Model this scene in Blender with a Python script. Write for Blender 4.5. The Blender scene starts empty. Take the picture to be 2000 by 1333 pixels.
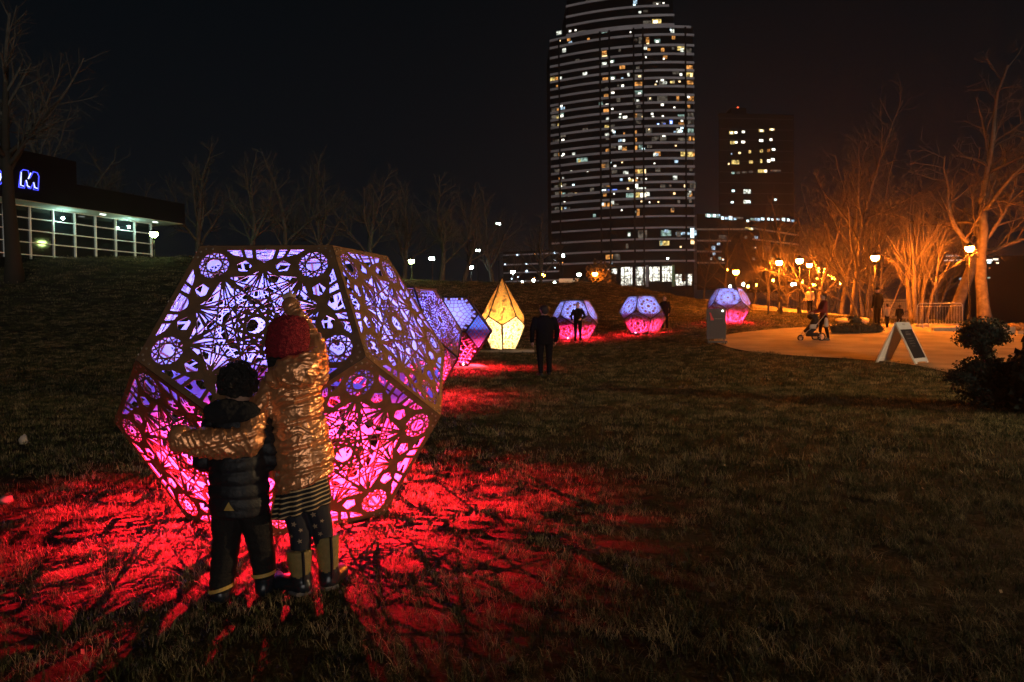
import bpy, bmesh, math, random
import numpy as np
from mathutils import Vector, Matrix, noise
from mathutils.geometry import delaunay_2d_cdt
from mathutils.bvhtree import BVHTree
random.seed(7)
PI = math.pi
S = bpy.context.scene
COL = S.collection

# ------------------------------------------------------------------ camera, sky, exposure
F = 1410.0; PITCH = -0.026; ROLL = -0.011; EYE = 1.29
fw = Vector((0, math.cos(PITCH), math.sin(PITCH))); up0 = Vector((0, -math.sin(PITCH), math.cos(PITCH))); rt0 = Vector((1, 0, 0))
cr, sr = math.cos(ROLL), math.sin(ROLL)
camR = rt0 * cr + up0 * sr; camU = up0 * cr - rt0 * sr
cd = bpy.data.cameras.new('camera'); cam = bpy.data.objects.new('camera', cd); COL.objects.link(cam)
m = Matrix((camR, camU, -fw)).transposed().to_4x4(); m.translation = (0, 0, EYE); cam.matrix_world = m
cd.sensor_width = 36; cd.lens = F / 2000 * 36; cd.clip_end = 3000; cd.clip_start = 0.05
cd.dof.use_dof = True; cd.dof.focus_distance = 4.3; cd.dof.aperture_fstop = 7.0
S.camera = cam

W = bpy.data.worlds.new('World'); S.world = W; W.use_nodes = True
nt = W.node_tree; nt.nodes.clear()
wo = nt.nodes.new('ShaderNodeOutputWorld'); wb = nt.nodes.new('ShaderNodeBackground')
wt = nt.nodes.new('ShaderNodeTexCoord'); ws = nt.nodes.new('ShaderNodeSeparateXYZ'); wr = nt.nodes.new('ShaderNodeValToRGB')
nt.links.new(wt.outputs['Generated'], ws.inputs[0]); nt.links.new(ws.outputs['Z'], wr.inputs[0])
wr.color_ramp.elements[0].position = 0.0; wr.color_ramp.elements[0].color = (0.0040, 0.0046, 0.0058, 1)
wr.color_ramp.elements[1].position = 0.45; wr.color_ramp.elements[1].color = (0.0009, 0.0020, 0.0030, 1)
nt.links.new(wr.outputs[0], wb.inputs[0]); wb.inputs[1].default_value = 1.0
nt.links.new(wb.outputs[0], wo.inputs[0])

sl = bpy.data.lights.new('city_glow_sun', 'SUN'); sl.energy = 0.58; sl.angle = math.radians(25); sl.color = (1.0, 0.90, 0.82)
so = bpy.data.objects.new('city_glow_sun', sl); COL.objects.link(so)
so.rotation_euler = Vector((-0.30, 1.0, -0.06)).to_track_quat('-Z', 'Y').to_euler()

S.view_settings.view_transform = 'Standard'; S.view_settings.look = 'None'
S.view_settings.exposure = 0.22; S.view_settings.gamma = 1.0; S.view_settings.use_curve_mapping = False
S.render.engine = 'CYCLES'
S.cycles.use_denoising = True
S.cycles.max_bounces = 6; S.cycles.diffuse_bounces = 3; S.cycles.glossy_bounces = 3; S.cycles.transparent_max_bounces = 8
S.cycles.sample_clamp_indirect = 4.0; S.cycles.caustics_reflective = False; S.cycles.caustics_refractive = False

# ------------------------------------------------------------------ helpers
def ray(px, py):
    a, b = px - 1000.0, py - 666.5
    d = fw * F + camR * a - camU * b
    return d / d.y
def at(px, py, d):
    r = ray(px, py) * d
    return Vector((r.x, d, r.z + EYE))
def lerp(a, b, t): return a + (b - a) * t
def smooth(t): t = max(0.0, min(1.0, t)); return t * t * (3 - 2 * t)
def terr(x, y):
    a = x / max(y, 6.0)
    t = min(max(y - 15.5, 0), 28.5); L = 0.0068 * t * t
    t = min(max(y - 16, 0), 44); M = 0.00052 * t ** 2.4
    t = min(max(y - 16, 0), 50); R = 0.063 * (math.sqrt(t * t + 9) - 3)
    if a < 0.1: z = lerp(L, M, smooth((a + 0.45) / 0.55))
    else: z = lerp(M, R, smooth((a - 0.1) / 0.22))
    if a > 0.60 and y > 20:
        k = smooth((a - 0.60) / 0.10); z = lerp(z, min(z, 0.55), k)
    if x > 19.5 and y > 37: z = lerp(z, -2.5, smooth((y - 37) / 9) * smooth((x - 19.5) / 7))
    return z
def G(px, d):
    x = (px - 1000) / F * d
    return Vector((x, d, terr(x, d)))
def hit(px, py):
    r = ray(px, py); d = 2.0
    while d < 400:
        p = r * d
        if p.z + EYE < terr(p.x, d): break
        d += 0.05
    return Vector((p.x, d, terr(p.x, d)))

class MB:
    def __init__(s): s.v = []; s.f = []; s.m = []
    def face(s, idx, mi=0): s.f.append(tuple(idx)); s.m.append(mi)
    def poly(s, pts, mi=0):
        b = len(s.v); s.v += [tuple(p) for p in pts]; s.face(range(b, b + len(pts)), mi)
    def box(s, lo, hi, mi=0, M=None):
        b = len(s.v)
        for z in (lo[2], hi[2]):
            for x, y in ((lo[0], lo[1]), (hi[0], lo[1]), (hi[0], hi[1]), (lo[0], hi[1])):
                p = Vector((x, y, z)); s.v.append(tuple(M @ p if M else p))
        for q in ((3, 2, 1, 0), (4, 5, 6, 7), (0, 1, 5, 4), (1, 2, 6, 5), (2, 3, 7, 6), (3, 0, 4, 7)):
            s.face([b + i for i in q], mi)
    def tube(s, pts, rad, n=8, mi=0, caps=True):
        pts = [Vector(p) for p in pts]
        if not hasattr(rad, '__len__'): rad = [rad] * len(pts)
        b = len(s.v); prev = None
        for i, p in enumerate(pts):
            t = (pts[min(i + 1, len(pts) - 1)] - pts[max(i - 1, 0)])
            t = t.normalized() if t.length > 1e-9 else Vector((0, 0, 1))
            if prev is None:
                u = t.orthogonal().normalized()
            else:
                u = prev - t * prev.dot(t)
                u = u.normalized() if u.length > 1e-6 else t.orthogonal().normalized()
            prev = u; w = t.cross(u)
            for k in range(n):
                a = 2 * PI * k / n
                s.v.append(tuple(p + (u * math.cos(a) + w * math.sin(a)) * rad[i]))
        for i in range(len(pts) - 1):
            for k in range(n):
                k2 = (k + 1) % n
                s.face((b + i * n + k, b + i * n + k2, b + (i + 1) * n + k2, b + (i + 1) * n + k), mi)
        if caps:
            s.face([b + k for k in reversed(range(n))], mi)
            s.face([b + (len(pts) - 1) * n + k for k in range(n)], mi)
    def lathe(s, prof, n=12, mi=0, c=(0, 0, 0)):
        b = len(s.v)
        for r, z in prof:
            for k in range(n):
                a = 2 * PI * k / n
                s.v.append((c[0] + max(r, 1e-4) * math.cos(a), c[1] + max(r, 1e-4) * math.sin(a), c[2] + z))
        for i in range(len(prof) - 1):
            for k in range(n):
                k2 = (k + 1) % n
                s.face((b + i * n + k, b + i * n + k2, b + (i + 1) * n + k2, b + (i + 1) * n + k), mi)
    def loft(s, rings, n=20, mi=0):        # rings: (z, cx, cy, rx, ry)
        b = len(s.v)
        for z, cx, cy, rx, ry in rings:
            for k in range(n):
                a = 2 * PI * k / n
                s.v.append((cx + rx * math.cos(a), cy + ry * math.sin(a), z))
        for i in range(len(rings) - 1):
            for k in range(n):
                k2 = (k + 1) % n
                s.face((b + i * n + k, b + i * n + k2, b + (i + 1) * n + k2, b + (i + 1) * n + k), mi)
        s.face([b + k for k in reversed(range(n))], mi)
        s.face([b + (len(rings) - 1) * n + k for k in range(n)], mi)
    def ball(s, c, r, n=10, h=7, mi=0):
        rx, ry, rz = r if hasattr(r, '__len__') else (r, r, r)
        b = len(s.v); s.v.append((c[0], c[1], c[2] - rz))
        for j in range(1, h):
            t = -PI / 2 + PI * j / h
            for k in range(n):
                a = 2 * PI * k / n
                s.v.append((c[0] + rx * math.cos(t) * math.cos(a), c[1] + ry * math.cos(t) * math.sin(a), c[2] + rz * math.sin(t)))
        s.v.append((c[0], c[1], c[2] + rz)); e = len(s.v) - 1
        for k in range(n):
            k2 = (k + 1) % n
            s.face((b, b + 1 + k2, b + 1 + k), mi); s.face((e, e - n + k, e - n + k2), mi)
            for j in range(h - 2):
                o = b + 1 + j * n
                s.face((o + k, o + k2, o + n + k2, o + n + k), mi)
    def mesh(s, name, mats, sm=False):
        me = bpy.data.meshes.new(name); me.from_pydata(s.v, [], s.f)
        for x in (mats if isinstance(mats, (list, tuple)) else [mats]): me.materials.append(x)
        me.polygons.foreach_set('material_index', s.m)
        if sm: me.polygons.foreach_set('use_smooth', [True] * len(me.polygons))
        me.update(); return me
    def build(s, name, mats, parent=None, sm=False, loc=None, **kw):
        o = link(name, s.mesh(name, mats, sm), parent)
        if loc is not None: o.location = loc
        for k, v in kw.items(): o[k] = v
        return o
def link(name, data, parent=None):
    o = bpy.data.objects.new(name, data); COL.objects.link(o)
    if parent: o.parent = parent
    return o
def tag(o, label, cat, group=None):
    o['label'] = label; o['category'] = cat
    if group: o['group'] = group
    return o
def thing(name, label, cat, loc=(0, 0, 0), rz=0.0, group=None):
    o = link(name, None); o.location = loc; o.rotation_euler = (0, 0, rz); o.empty_display_size = 0.1
    return tag(o, label, cat, group)
def copy_tree(o, parent=None):
    c = o.copy(); COL.objects.link(c)
    if parent: c.parent = parent
    for ch in list(o.children): copy_tree(ch, c)
    return c

# ------------------------------------------------------------------ materials
def mat(name, col, rough=0.7, metal=0.0, emit=None, es=0.0, noise_amt=0.0, noise_scale=8.0, col2=None, bump=0.0, bscale=30.0, detail=4.0, spec=None):
    M = bpy.data.materials.new(name); M.use_nodes = True
    n = M.node_tree; b = n.nodes['Principled BSDF']
    b.inputs['Base Color'].default_value = (*col, 1); b.inputs['Roughness'].default_value = rough; b.inputs['Metallic'].default_value = metal
    if spec is not None: b.inputs['Specular IOR Level'].default_value = spec
    if emit: b.inputs['Emission Color'].default_value = (*emit, 1); b.inputs['Emission Strength'].default_value = es
    if col2 or bump:
        tc = n.nodes.new('ShaderNodeTexCoord')
    if col2:
        t = n.nodes.new('ShaderNodeTexNoise'); t.inputs['Scale'].default_value = noise_scale; t.inputs['Detail'].default_value = detail
        r = n.nodes.new('ShaderNodeValToRGB'); r.color_ramp.elements[0].position = 0.35; r.color_ramp.elements[1].position = 0.65
        r.color_ramp.elements[0].color = (*col, 1); r.color_ramp.elements[1].color = (*col2, 1)
        n.links.new(tc.outputs['Object'], t.inputs['Vector']); n.links.new(t.outputs[0], r.inputs[0]); n.links.new(r.outputs[0], b.inputs['Base Color'])
    if bump:
        t2 = n.nodes.new('ShaderNodeTexNoise'); t2.inputs['Scale'].default_value = bscale; t2.inputs['Detail'].default_value = 5
        bp = n.nodes.new('ShaderNodeBump'); bp.inputs['Strength'].default_value = bump; bp.inputs['Distance'].default_value = 0.02
        n.links.new(tc.outputs['Object'], t2.inputs['Vector']); n.links.new(t2.outputs[0], bp.inputs['Height']); n.links.new(bp.outputs[0], b.inputs['Normal'])
    return M
def glow(name, col, s):
    M = bpy.data.materials.new(name); M.use_nodes = True; n = M.node_tree; n.nodes.clear()
    o = n.nodes.new('ShaderNodeOutputMaterial'); e = n.nodes.new('ShaderNodeEmission'); e.inputs[0].default_value = (*col, 1); e.inputs[1].default_value = s
    n.links.new(e.outputs[0], o.inputs[0]); return M
def window_glow(name, col, s):
    """a lit room behind glass: brighter and dimmer patches, as furniture, curtains and lamps make"""
    M = glow(name, col, s); n = M.node_tree; e = [x for x in n.nodes if x.type == 'EMISSION'][0]
    tc = n.nodes.new('ShaderNodeTexCoord'); t = n.nodes.new('ShaderNodeTexNoise'); t.inputs['Scale'].default_value = 0.9; t.inputs['Detail'].default_value = 2
    r = n.nodes.new('ShaderNodeMapRange'); r.inputs[1].default_value = 0.35; r.inputs[2].default_value = 0.7; r.inputs[3].default_value = 0.12 * s; r.inputs[4].default_value = 1.6 * s
    n.links.new(tc.outputs['Object'], t.inputs['Vector']); n.links.new(t.outputs[0], r.inputs[0]); n.links.new(r.outputs[0], e.inputs[1]); return M

M_rust = mat('rusted_steel', (0.11, 0.058, 0.028), 0.62, 0.0, col2=(0.17, 0.088, 0.036), noise_scale=14, bump=0.12, bscale=60, detail=8)
M_inner = mat('light_tinted_enamel', (0.13, 0.27, 0.50), 0.8, spec=0.1)  # whitish inside; violet of the lamp light is put into its colour
M_cut = mat('cut_steel_edge', (0.10, 0.05, 0.035), 0.6)
M_bolt = mat('bolt_steel', (0.35, 0.28, 0.22), 0.35, 0.8)
M_seam = mat('dark_seam_steel', (0.012, 0.01, 0.012), 0.6)
M_soil = mat('lawn_soil', (0.020, 0.017, 0.010), 0.95, col2=(0.05, 0.037, 0.018), noise_scale=1.3, bump=0.6, bscale=25, detail=9, spec=0.1)
M_conc = mat('plaza_concrete', (0.20, 0.17, 0.13), 0.85, col2=(0.36, 0.32, 0.25), noise_scale=0.7, bump=0.15, bscale=40, detail=10)
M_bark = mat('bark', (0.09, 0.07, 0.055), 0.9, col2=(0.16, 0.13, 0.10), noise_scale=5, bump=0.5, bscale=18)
M_barkd = mat('shaded_bark', (0.035, 0.036, 0.028), 0.95, col2=(0.075, 0.075, 0.058), noise_scale=5)  # bark copy for the unlit trees, their gloom put into the colour
M_black = mat('black_metal', (0.012, 0.012, 0.013), 0.5)
M_steel = mat('galvanised_steel', (0.45, 0.45, 0.44), 0.45, 0.6)
M_glassd = mat('dark_facade_glass', (0.004, 0.005, 0.007), 0.5, spec=0.02)
M_slab = mat('pale_concrete', (0.34, 0.33, 0.37), 0.8, col2=(0.48, 0.46, 0.50), noise_scale=0.12)
M_darkwall = mat('dark_cladding', (0.007, 0.007, 0.008), 0.9, spec=0.05)
M_leaf = mat('dark_evergreen_leaf', (0.018, 0.030, 0.018), 0.7, col2=(0.03, 0.045, 0.022), noise_scale=9)
M_white = mat('white_plastic', (0.75, 0.73, 0.70), 0.5)
M_board = mat('chalk_black', (0.018, 0.017, 0.020), 0.6)
M_print = mat('grey_print', (0.22, 0.20, 0.20), 0.7)
M_redlogo = mat('red_print', (0.6, 0.03, 0.03), 0.6)

# ------------------------------------------------------------------ ground
def axis(segs):
    out = []
    for a, b, st in segs:
        k = max(1, round((b - a) / st)); out += [a + (b - a) * i / k for i in range(k)]
    return out + [segs[-1][1]]
xs = axis([(-900, -60, 60), (-60, -16, 2.2), (-16, -5, 0.8), (-5, 5, 0.4), (5, 30, 0.7), (30, 60, 4), (60, 900, 60)])
ys = axis([(-60, -4, 8), (-4, 12, 0.4), (12, 40, 0.7), (40, 70, 1.5), (70, 160, 15), (160, 1500, 120)])
g = MB()
for y in ys:
    for x in xs:
        w = 1.0 if -4 < y < 70 else 0.3
        g.v.append((x, y, terr(x, y) + w * (0.02 * noise.noise(Vector((x * 0.7, y * 0.7, 0))) - 0.008)))
nx = len(xs)
for j in range(len(ys) - 1):
    for i in range(nx - 1): g.face((j * nx + i, j * nx + i + 1, (j + 1) * nx + i + 1, (j + 1) * nx + i))
g.build('ground', M_soil, sm=True, kind='structure')

wm = mat('river_water', (0.004, 0.006, 0.008), 0.12, spec=0.5, bump=0.3, bscale=1.5)
w = MB(); w.poly([(24, 48, -1.2), (700, 48, -1.2), (700, 640, -1.2), (90, 640, -1.2)]); w.build('river', wm, kind='structure')

def drape(name, loop, m, dz, step=1.0, holes=None, **kw):
    pts = []
    for i, p in enumerate(loop):
        q = loop[(i + 1) % len(loop)]; L = math.dist(p, q); k = max(1, int(L / step))
        pts += [Vector((lerp(p[0], q[0], t / k), lerp(p[1], q[1], t / k))) for t in range(k)]
    n = len(pts); x0 = min(p.x for p in pts); x1 = max(p.x for p in pts); y0 = min(p.y for p in pts); y1 = max(p.y for p in pts)
    inner = []
    x = x0
    while x < x1:
        y = y0
        while y < y1: inner.append(Vector((x + 0.01, y + 0.013))); y += step
        x += step
    vs, es, fs, *_ = delaunay_2d_cdt(pts + inner, [(i, (i + 1) % n) for i in range(n)], [], 1, 1e-4)
    b = MB(); b.v = [(v.x, v.y, terr(v.x, v.y) + dz) for v in vs]
    for f in fs: b.face(f)
    return b.build(name, m, sm=True, **kw)
def inside(x, y, loop):
    c = False
    for i in range(len(loop)):
        x0, y0 = loop[i]; x1, y1 = loop[i - 1]
        if (y0 > y) != (y1 > y) and x < (x1 - x0) * (y - y0) / (y1 - y0) + x0: c = not c
    return c
def smoothloop(P, k=6):      # open Catmull-Rom
    out = []
    for i in range(len(P) - 1):
        p0, p1, p2, p3 = P[max(i - 1, 0)], P[i], P[i + 1], P[min(i + 2, len(P) - 1)]
        for j in range(k):
            t = j / k
            out.append(tuple(0.5 * (2 * p1[c] + (p2[c] - p0[c]) * t + (2 * p0[c] - 5 * p1[c] + 4 * p2[c] - p3[c]) * t * t + (3 * p1[c] - p0[c] - 3 * p2[c] + p3[c]) * t ** 3) for c in (0, 1)))
    return out + [tuple(P[-1])]
edge = [hit(px, py) for px, py in ((1640, 642), (1560, 641), (1470, 648), (1410, 658), (1395, 668), (1440, 684), (1540, 695), (1690, 705), (1800, 718), (1880, 738), (1990, 775))]
loopP = smoothloop([(p.x, p.y) for p in edge]) + [(16, 9.5), (34, 9.5), (34, 30), (19.6, 34.6), (14.5, 34.6)]
drape('plaza', loopP, M_conc, 0.022, 0.9, kind='structure')
pl = [hit(px, py) for px, py in ((1466, 594), (1470, 606), (1560, 612), (1640, 618))]
pathP = [(p.x, p.y) for p in pl] + [(20.0, 40.0), (24.5, 78), (20.0, 80), (15.6, 56.0)]
drape('path', pathP, M_conc, 0.03, 1.0, kind='structure')

# grass: blades scattered by geometry nodes on three sheets, denser and finer near the camera
def blade_mat():
    M = bpy.data.materials.new('winter_grass'); M.use_nodes = True; n = M.node_tree; b = n.nodes['Principled BSDF']
    b.inputs['Roughness'].default_value = 0.75; b.inputs['Specular IOR Level'].default_value = 0.2
    oi = n.nodes.new('ShaderNodeObjectInfo'); ge = n.nodes.new('ShaderNodeNewGeometry'); t = n.nodes.new('ShaderNodeTexNoise'); t.inputs['Scale'].default_value = 1.9; t.inputs['Detail'].default_value = 7; t.inputs['Roughness'].default_value = 0.7
    n.links.new(ge.outputs['Position'], t.inputs['Vector'])
    ad = n.nodes.new('ShaderNodeMath'); ad.operation = 'MULTIPLY_ADD'; n.links.new(oi.outputs['Random'], ad.inputs[0]); ad.inputs[1].default_value = 0.38; 
    n.links.new(t.outputs[0], ad.inputs[2])
    r = n.nodes.new('ShaderNodeValToRGB'); e = r.color_ramp.elements
    e[0].position = 0.50; e[0].color = (0.018, 0.030, 0.010, 1); e[1].position = 0.92; e[1].color = (0.34, 0.27, 0.15, 1)
    x = r.color_ramp.elements.new(0.68); x.color = (0.065, 0.072, 0.024, 1)
    n.links.new(ad.outputs[0], r.inputs[0]); n.links.new(r.outputs[0], b.inputs['Base Color'])
    return M
M_grass = blade_mat()
def clump(name, nb, h, spread, wd, seed):
    rnd = random.Random(seed); b = MB()
    for i in range(nb):
        a = rnd.uniform(0, 2 * PI); r = spread * math.sqrt(rnd.random()); x, y = r * math.cos(a), r * math.sin(a)
        t = rnd.uniform(0, 2 * PI); H = h * rnd.uniform(0.45, 1.15); lean = rnd.uniform(0.2, 2.2) * H; dx, dy = math.cos(t), math.sin(t)
        w2 = wd * rnd.uniform(0.6, 1.2)
        p0 = (x - dy * w2, y + dx * w2, -0.01); p1 = (x + dy * w2, y - dx * w2, -0.01)
        q0 = (x + dx * lean * .4 - dy * w2 * .8, y + dy * lean * .4 + dx * w2 * .8, H * .65); q1 = (x + dx * lean * .4 + dy * w2 * .8, y + dy * lean * .4 - dx * w2 * .8, H * .65)
        tip = (x + dx * lean, y + dy * lean, H)
        k = len(b.v); b.v += [p0, p1, q1, q0, tip]; b.face((k, k + 1, k + 2, k + 3)); b.face((k + 3, k + 2, k + 4))
    return bpy.data.objects.new(name, b.mesh(name, M_grass))
def scatter(name, cells, cl, dens, smin, smax, seed, label):
    b = MB()
    for (x0, y0, x1, y1) in cells:
        b.poly([(x, y, terr(x, y) + 0.0) for x, y in ((x0, y0), (x1, y0), (x1, y1), (x0, y1))])
    o = b.build(name, M_grass); o['kind'] = 'stuff'; tag(o, label, 'grass')
    gt = bpy.data.node_groups.new(name, 'GeometryNodeTree')
    gt.interface.new_socket('Geometry', in_out='INPUT', socket_type='NodeSocketGeometry'); gt.interface.new_socket('Geometry', in_out='OUTPUT', socket_type='NodeSocketGeometry')
    N = gt.nodes.new; gi = N('NodeGroupInput'); go = N('NodeGroupOutput'); dp = N('GeometryNodeDistributePointsOnFaces'); ip = N('GeometryNodeInstanceOnPoints'); ob = N('GeometryNodeObjectInfo')
    rv = N('FunctionNodeRandomValue'); rs = N('FunctionNodeRandomValue')
    dp.inputs['Density'].default_value = dens; dp.inputs['Seed'].default_value = seed
    ob.inputs['Object'].default_value = cl; ob.inputs['As Instance'].default_value = True
    rv.data_type = 'FLOAT_VECTOR'; rv.inputs[0].default_value = (-0.15, -0.15, 0); rv.inputs[1].default_value = (0.15, 0.15, 6.28)
    rs.data_type = 'FLOAT'; rs.inputs[2].default_value = smin; rs.inputs[3].default_value = smax
    L = gt.links.new
    ps = N('GeometryNodeInputPosition'); nz = N('ShaderNodeTexNoise'); mr = N('ShaderNodeMapRange'); nz.inputs['Scale'].default_value = 1.6; nz.inputs['Detail'].default_value = 5; nz.inputs['Roughness'].default_value = 0.65
    mr.inputs[1].default_value = 0.40; mr.inputs[2].default_value = 0.60; mr.inputs[3].default_value = dens * 0.22; mr.inputs[4].default_value = dens * 1.35
    L(ps.outputs[0], nz.inputs['Vector']); L(nz.outputs[0], mr.inputs[0]); L(mr.outputs[0], dp.inputs['Density'])
    L(gi.outputs[0], dp.inputs['Mesh']); L(dp.outputs['Points'], ip.inputs['Points']); L(ob.outputs['Geometry'], ip.inputs['Instance'])
    L(rv.outputs[0], ip.inputs['Rotation']); L(rs.outputs[1], ip.inputs['Scale']); L(ip.outputs[0], go.inputs[0])
    md = o.modifiers.new('scatter', 'NODES'); md.node_group = gt
    return o
def cells(y0, y1, st, lim=0.82):
    out = []
    y = y0
    while y < y1 - 1e-6:
        w2 = lim * (y + st) + 0.8; x = -math.ceil(w2 / st) * st
        while x < w2:
            if not inside(x + st / 2, y + st / 2, loopP) and not inside(x + st / 2, y + st / 2, pathP): out.append((x, y, x + st, y + st))
            x += st
        y += st
    return out
scatter('lawn_grass', cells(1.2, 5.6, 0.4), clump('clump_near', 18, 0.030, 0.050, 0.0010, 1), 520, 0.25, 1.5, 1, 'short tan and olive winter grass at the front of the lawn')
scatter('lawn_grass', cells(5.6, 14, 0.4), clump('clump_mid', 18, 0.032, 0.075, 0.0016, 2), 200, 0.25, 1.55, 2, 'winter grass of the lawn between the sculptures and the paving')
scatter('lawn_grass', cells(14, 34, 0.8), clump('clump_far', 16, 0.045, 0.13, 0.0035, 3), 60, 0.5, 1.4, 3, 'winter grass of the far lawn under the row of sculptures')

scatter('lawn_grass', cells(34, 60, 2.0, 0.74), clump('clump_hill', 18, 0.05, 0.30, 0.009, 4), 22, 0.5, 1.5, 4, 'winter grass on the rise at the back of the lawn')
# ------------------------------------------------------------------ pierced panels
def clip(P, n, c):           # keep n.p <= c
    out = []
    for i in range(len(P)):
        a, b = P[i], P[(i + 1) % len(P)]
        da = n[0] * a[0] + n[1] * a[1] - c; db = n[0] * b[0] + n[1] * b[1] - c
        if da <= 0: out.append(a)
        if (da < 0 < db) or (db < 0 < da):
            t = da / (da - db); out.append((a[0] + (b[0] - a[0]) * t, a[1] + (b[1] - a[1]) * t))
    return out
def area(P): return 0.5 * sum(P[i][0] * P[(i + 1) % len(P)][1] - P[(i + 1) % len(P)][0] * P[i][1] for i in range(len(P)))
def cen(P): return (sum(p[0] for p in P) / len(P), sum(p[1] for p in P) / len(P))
def inset(P, w):
    Q = list(P)
    for i in range(len(P)):
        a, b = P[i], P[(i + 1) % len(P)]; L = math.hypot(b[0] - a[0], b[1] - a[1])
        if L < 1e-7: continue
        n = ((b[1] - a[1]) / L, -(b[0] - a[0]) / L)
        Q = clip(Q, n, n[0] * a[0] + n[1] * a[1] - w)
        if len(Q) < 3: return None
    R = [q for i, q in enumerate(Q) if math.dist(q, Q[i - 1]) > 1e-5]
    return R if len(R) >= 3 else None
def bsp(P0, segs):
    C = [P0]
    for (a, b) in segs:
        L = math.dist(a, b); d = ((b[0] - a[0]) / L, (b[1] - a[1]) / L); n = (-d[1], d[0]); c = n[0] * a[0] + n[1] * a[1]
        out = []
        for P in C:
            s = [n[0] * p[0] + n[1] * p[1] - c for p in P]
            if min(s) > -1e-5 or max(s) < 1e-5: out.append(P); continue
            A = clip(P, n, c); B = clip(P, (-n[0], -n[1]), -c)
            on = [d[0] * (p[0] - a[0]) + d[1] * (p[1] - a[1]) for p in A if abs(n[0] * p[0] + n[1] * p[1] - c) < 1e-6]
            if len(on) < 2: out.append(P); continue
            lo, hi = min(on), max(on); ov = min(hi, L) - max(lo, 0)
            if ov < 0.5 * (hi - lo) or len(A) < 3 or len(B) < 3: out.append(P)
            else: out += [A, B]
        C = out
    return C
def voronoi(P0, pts):
    C = []
    for i, p in enumerate(pts):
        Q = list(P0)
        near = sorted((q for j, q in enumerate(pts) if j != i), key=lambda q: (q[0] - p[0]) ** 2 + (q[1] - p[1]) ** 2)[:26]
        for q in near:
            n = (q[0] - p[0], q[1] - p[1]); c = (q[0] ** 2 + q[1] ** 2 - p[0] ** 2 - p[1] ** 2) / 2
            Q = clip(Q, n, c)
            if len(Q) < 3: break
        C.append(Q if len(Q) >= 3 else None)
    return C
def panel(name, cells, w, th, mats, solid=lambda c: False, minr=0.004):
    """one sheet with a hole in every cell; front (+Z) = mats[0], back = mats[1], cut edges = mats[2]"""
    b = MB()
    for P in cells:
        if P is None or len(P) < 3: continue
        if area(P) < 0: P = P[::-1]
        n = len(P); H = None
        if not solid(cen(P)):
            H = inset(P, w)
            if H and inset(H, minr) is None: H = None
        if not H:
            k = len(b.v); b.v += [(x, y, 0) for x, y in P] + [(x, y, -th) for x, y in P]
            b.face(range(k, k + n), 0); b.face([k + n + i for i in reversed(range(n))], 1); continue
        m_ = len(H); c = cen(H); k = len(b.v)
        b.v += [(x, y, 0) for x, y in P] + [(x, y, 0) for x, y in H] + [(x, y, -th) for x, y in P] + [(x, y, -th) for x, y in H]
        ang = lambda p: math.atan2(p[1] - c[1], p[0] - c[0])
        ao = [ang(p) for p in P]; ah = [ang(p) for p in H]
        i0 = min(range(n), key=lambda i: ao[i]); j0 = min(range(m_), key=lambda j: ah[j])
        i = j = 0
        while i < n or j < m_:
            oi, hj = (i0 + i) % n, (j0 + j) % m_
            o2, h2 = (oi + 1) % n, (hj + 1) % m_
            ta = (ao[o2] + (2 * PI if i + 1 >= n else 0)) if i < n else 1e9
            tb = (ah[h2] + (2 * PI if j + 1 >= m_ else 0)) if j < m_ else 1e9
            if ta <= tb: tri = (oi, o2, n + hj); i += 1
            else: tri = (oi, n + h2, n + hj); j += 1
            b.face([k + q for q in tri], 0); b.face([k + n + m_ + q for q in reversed(tri)], 1)
        for j in range(m_):
            j2 = (j + 1) % m_
            b.face((k + n + j2, k + n + j, k + n + m_ + n + j, k + n + m_ + n + j2), 2)
    return b.mesh(name, mats)
def ngon(n, r, rot=PI / 2, c=(0, 0)): return [(c[0] + r * math.cos(rot + 2 * PI * k / n), c[1] + r * math.sin(rot + 2 * PI * k / n)) for k in range(n)]
def pol(r, deg): return (r * math.cos(math.radians(deg)), r * math.sin(math.radians(deg)))

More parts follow.
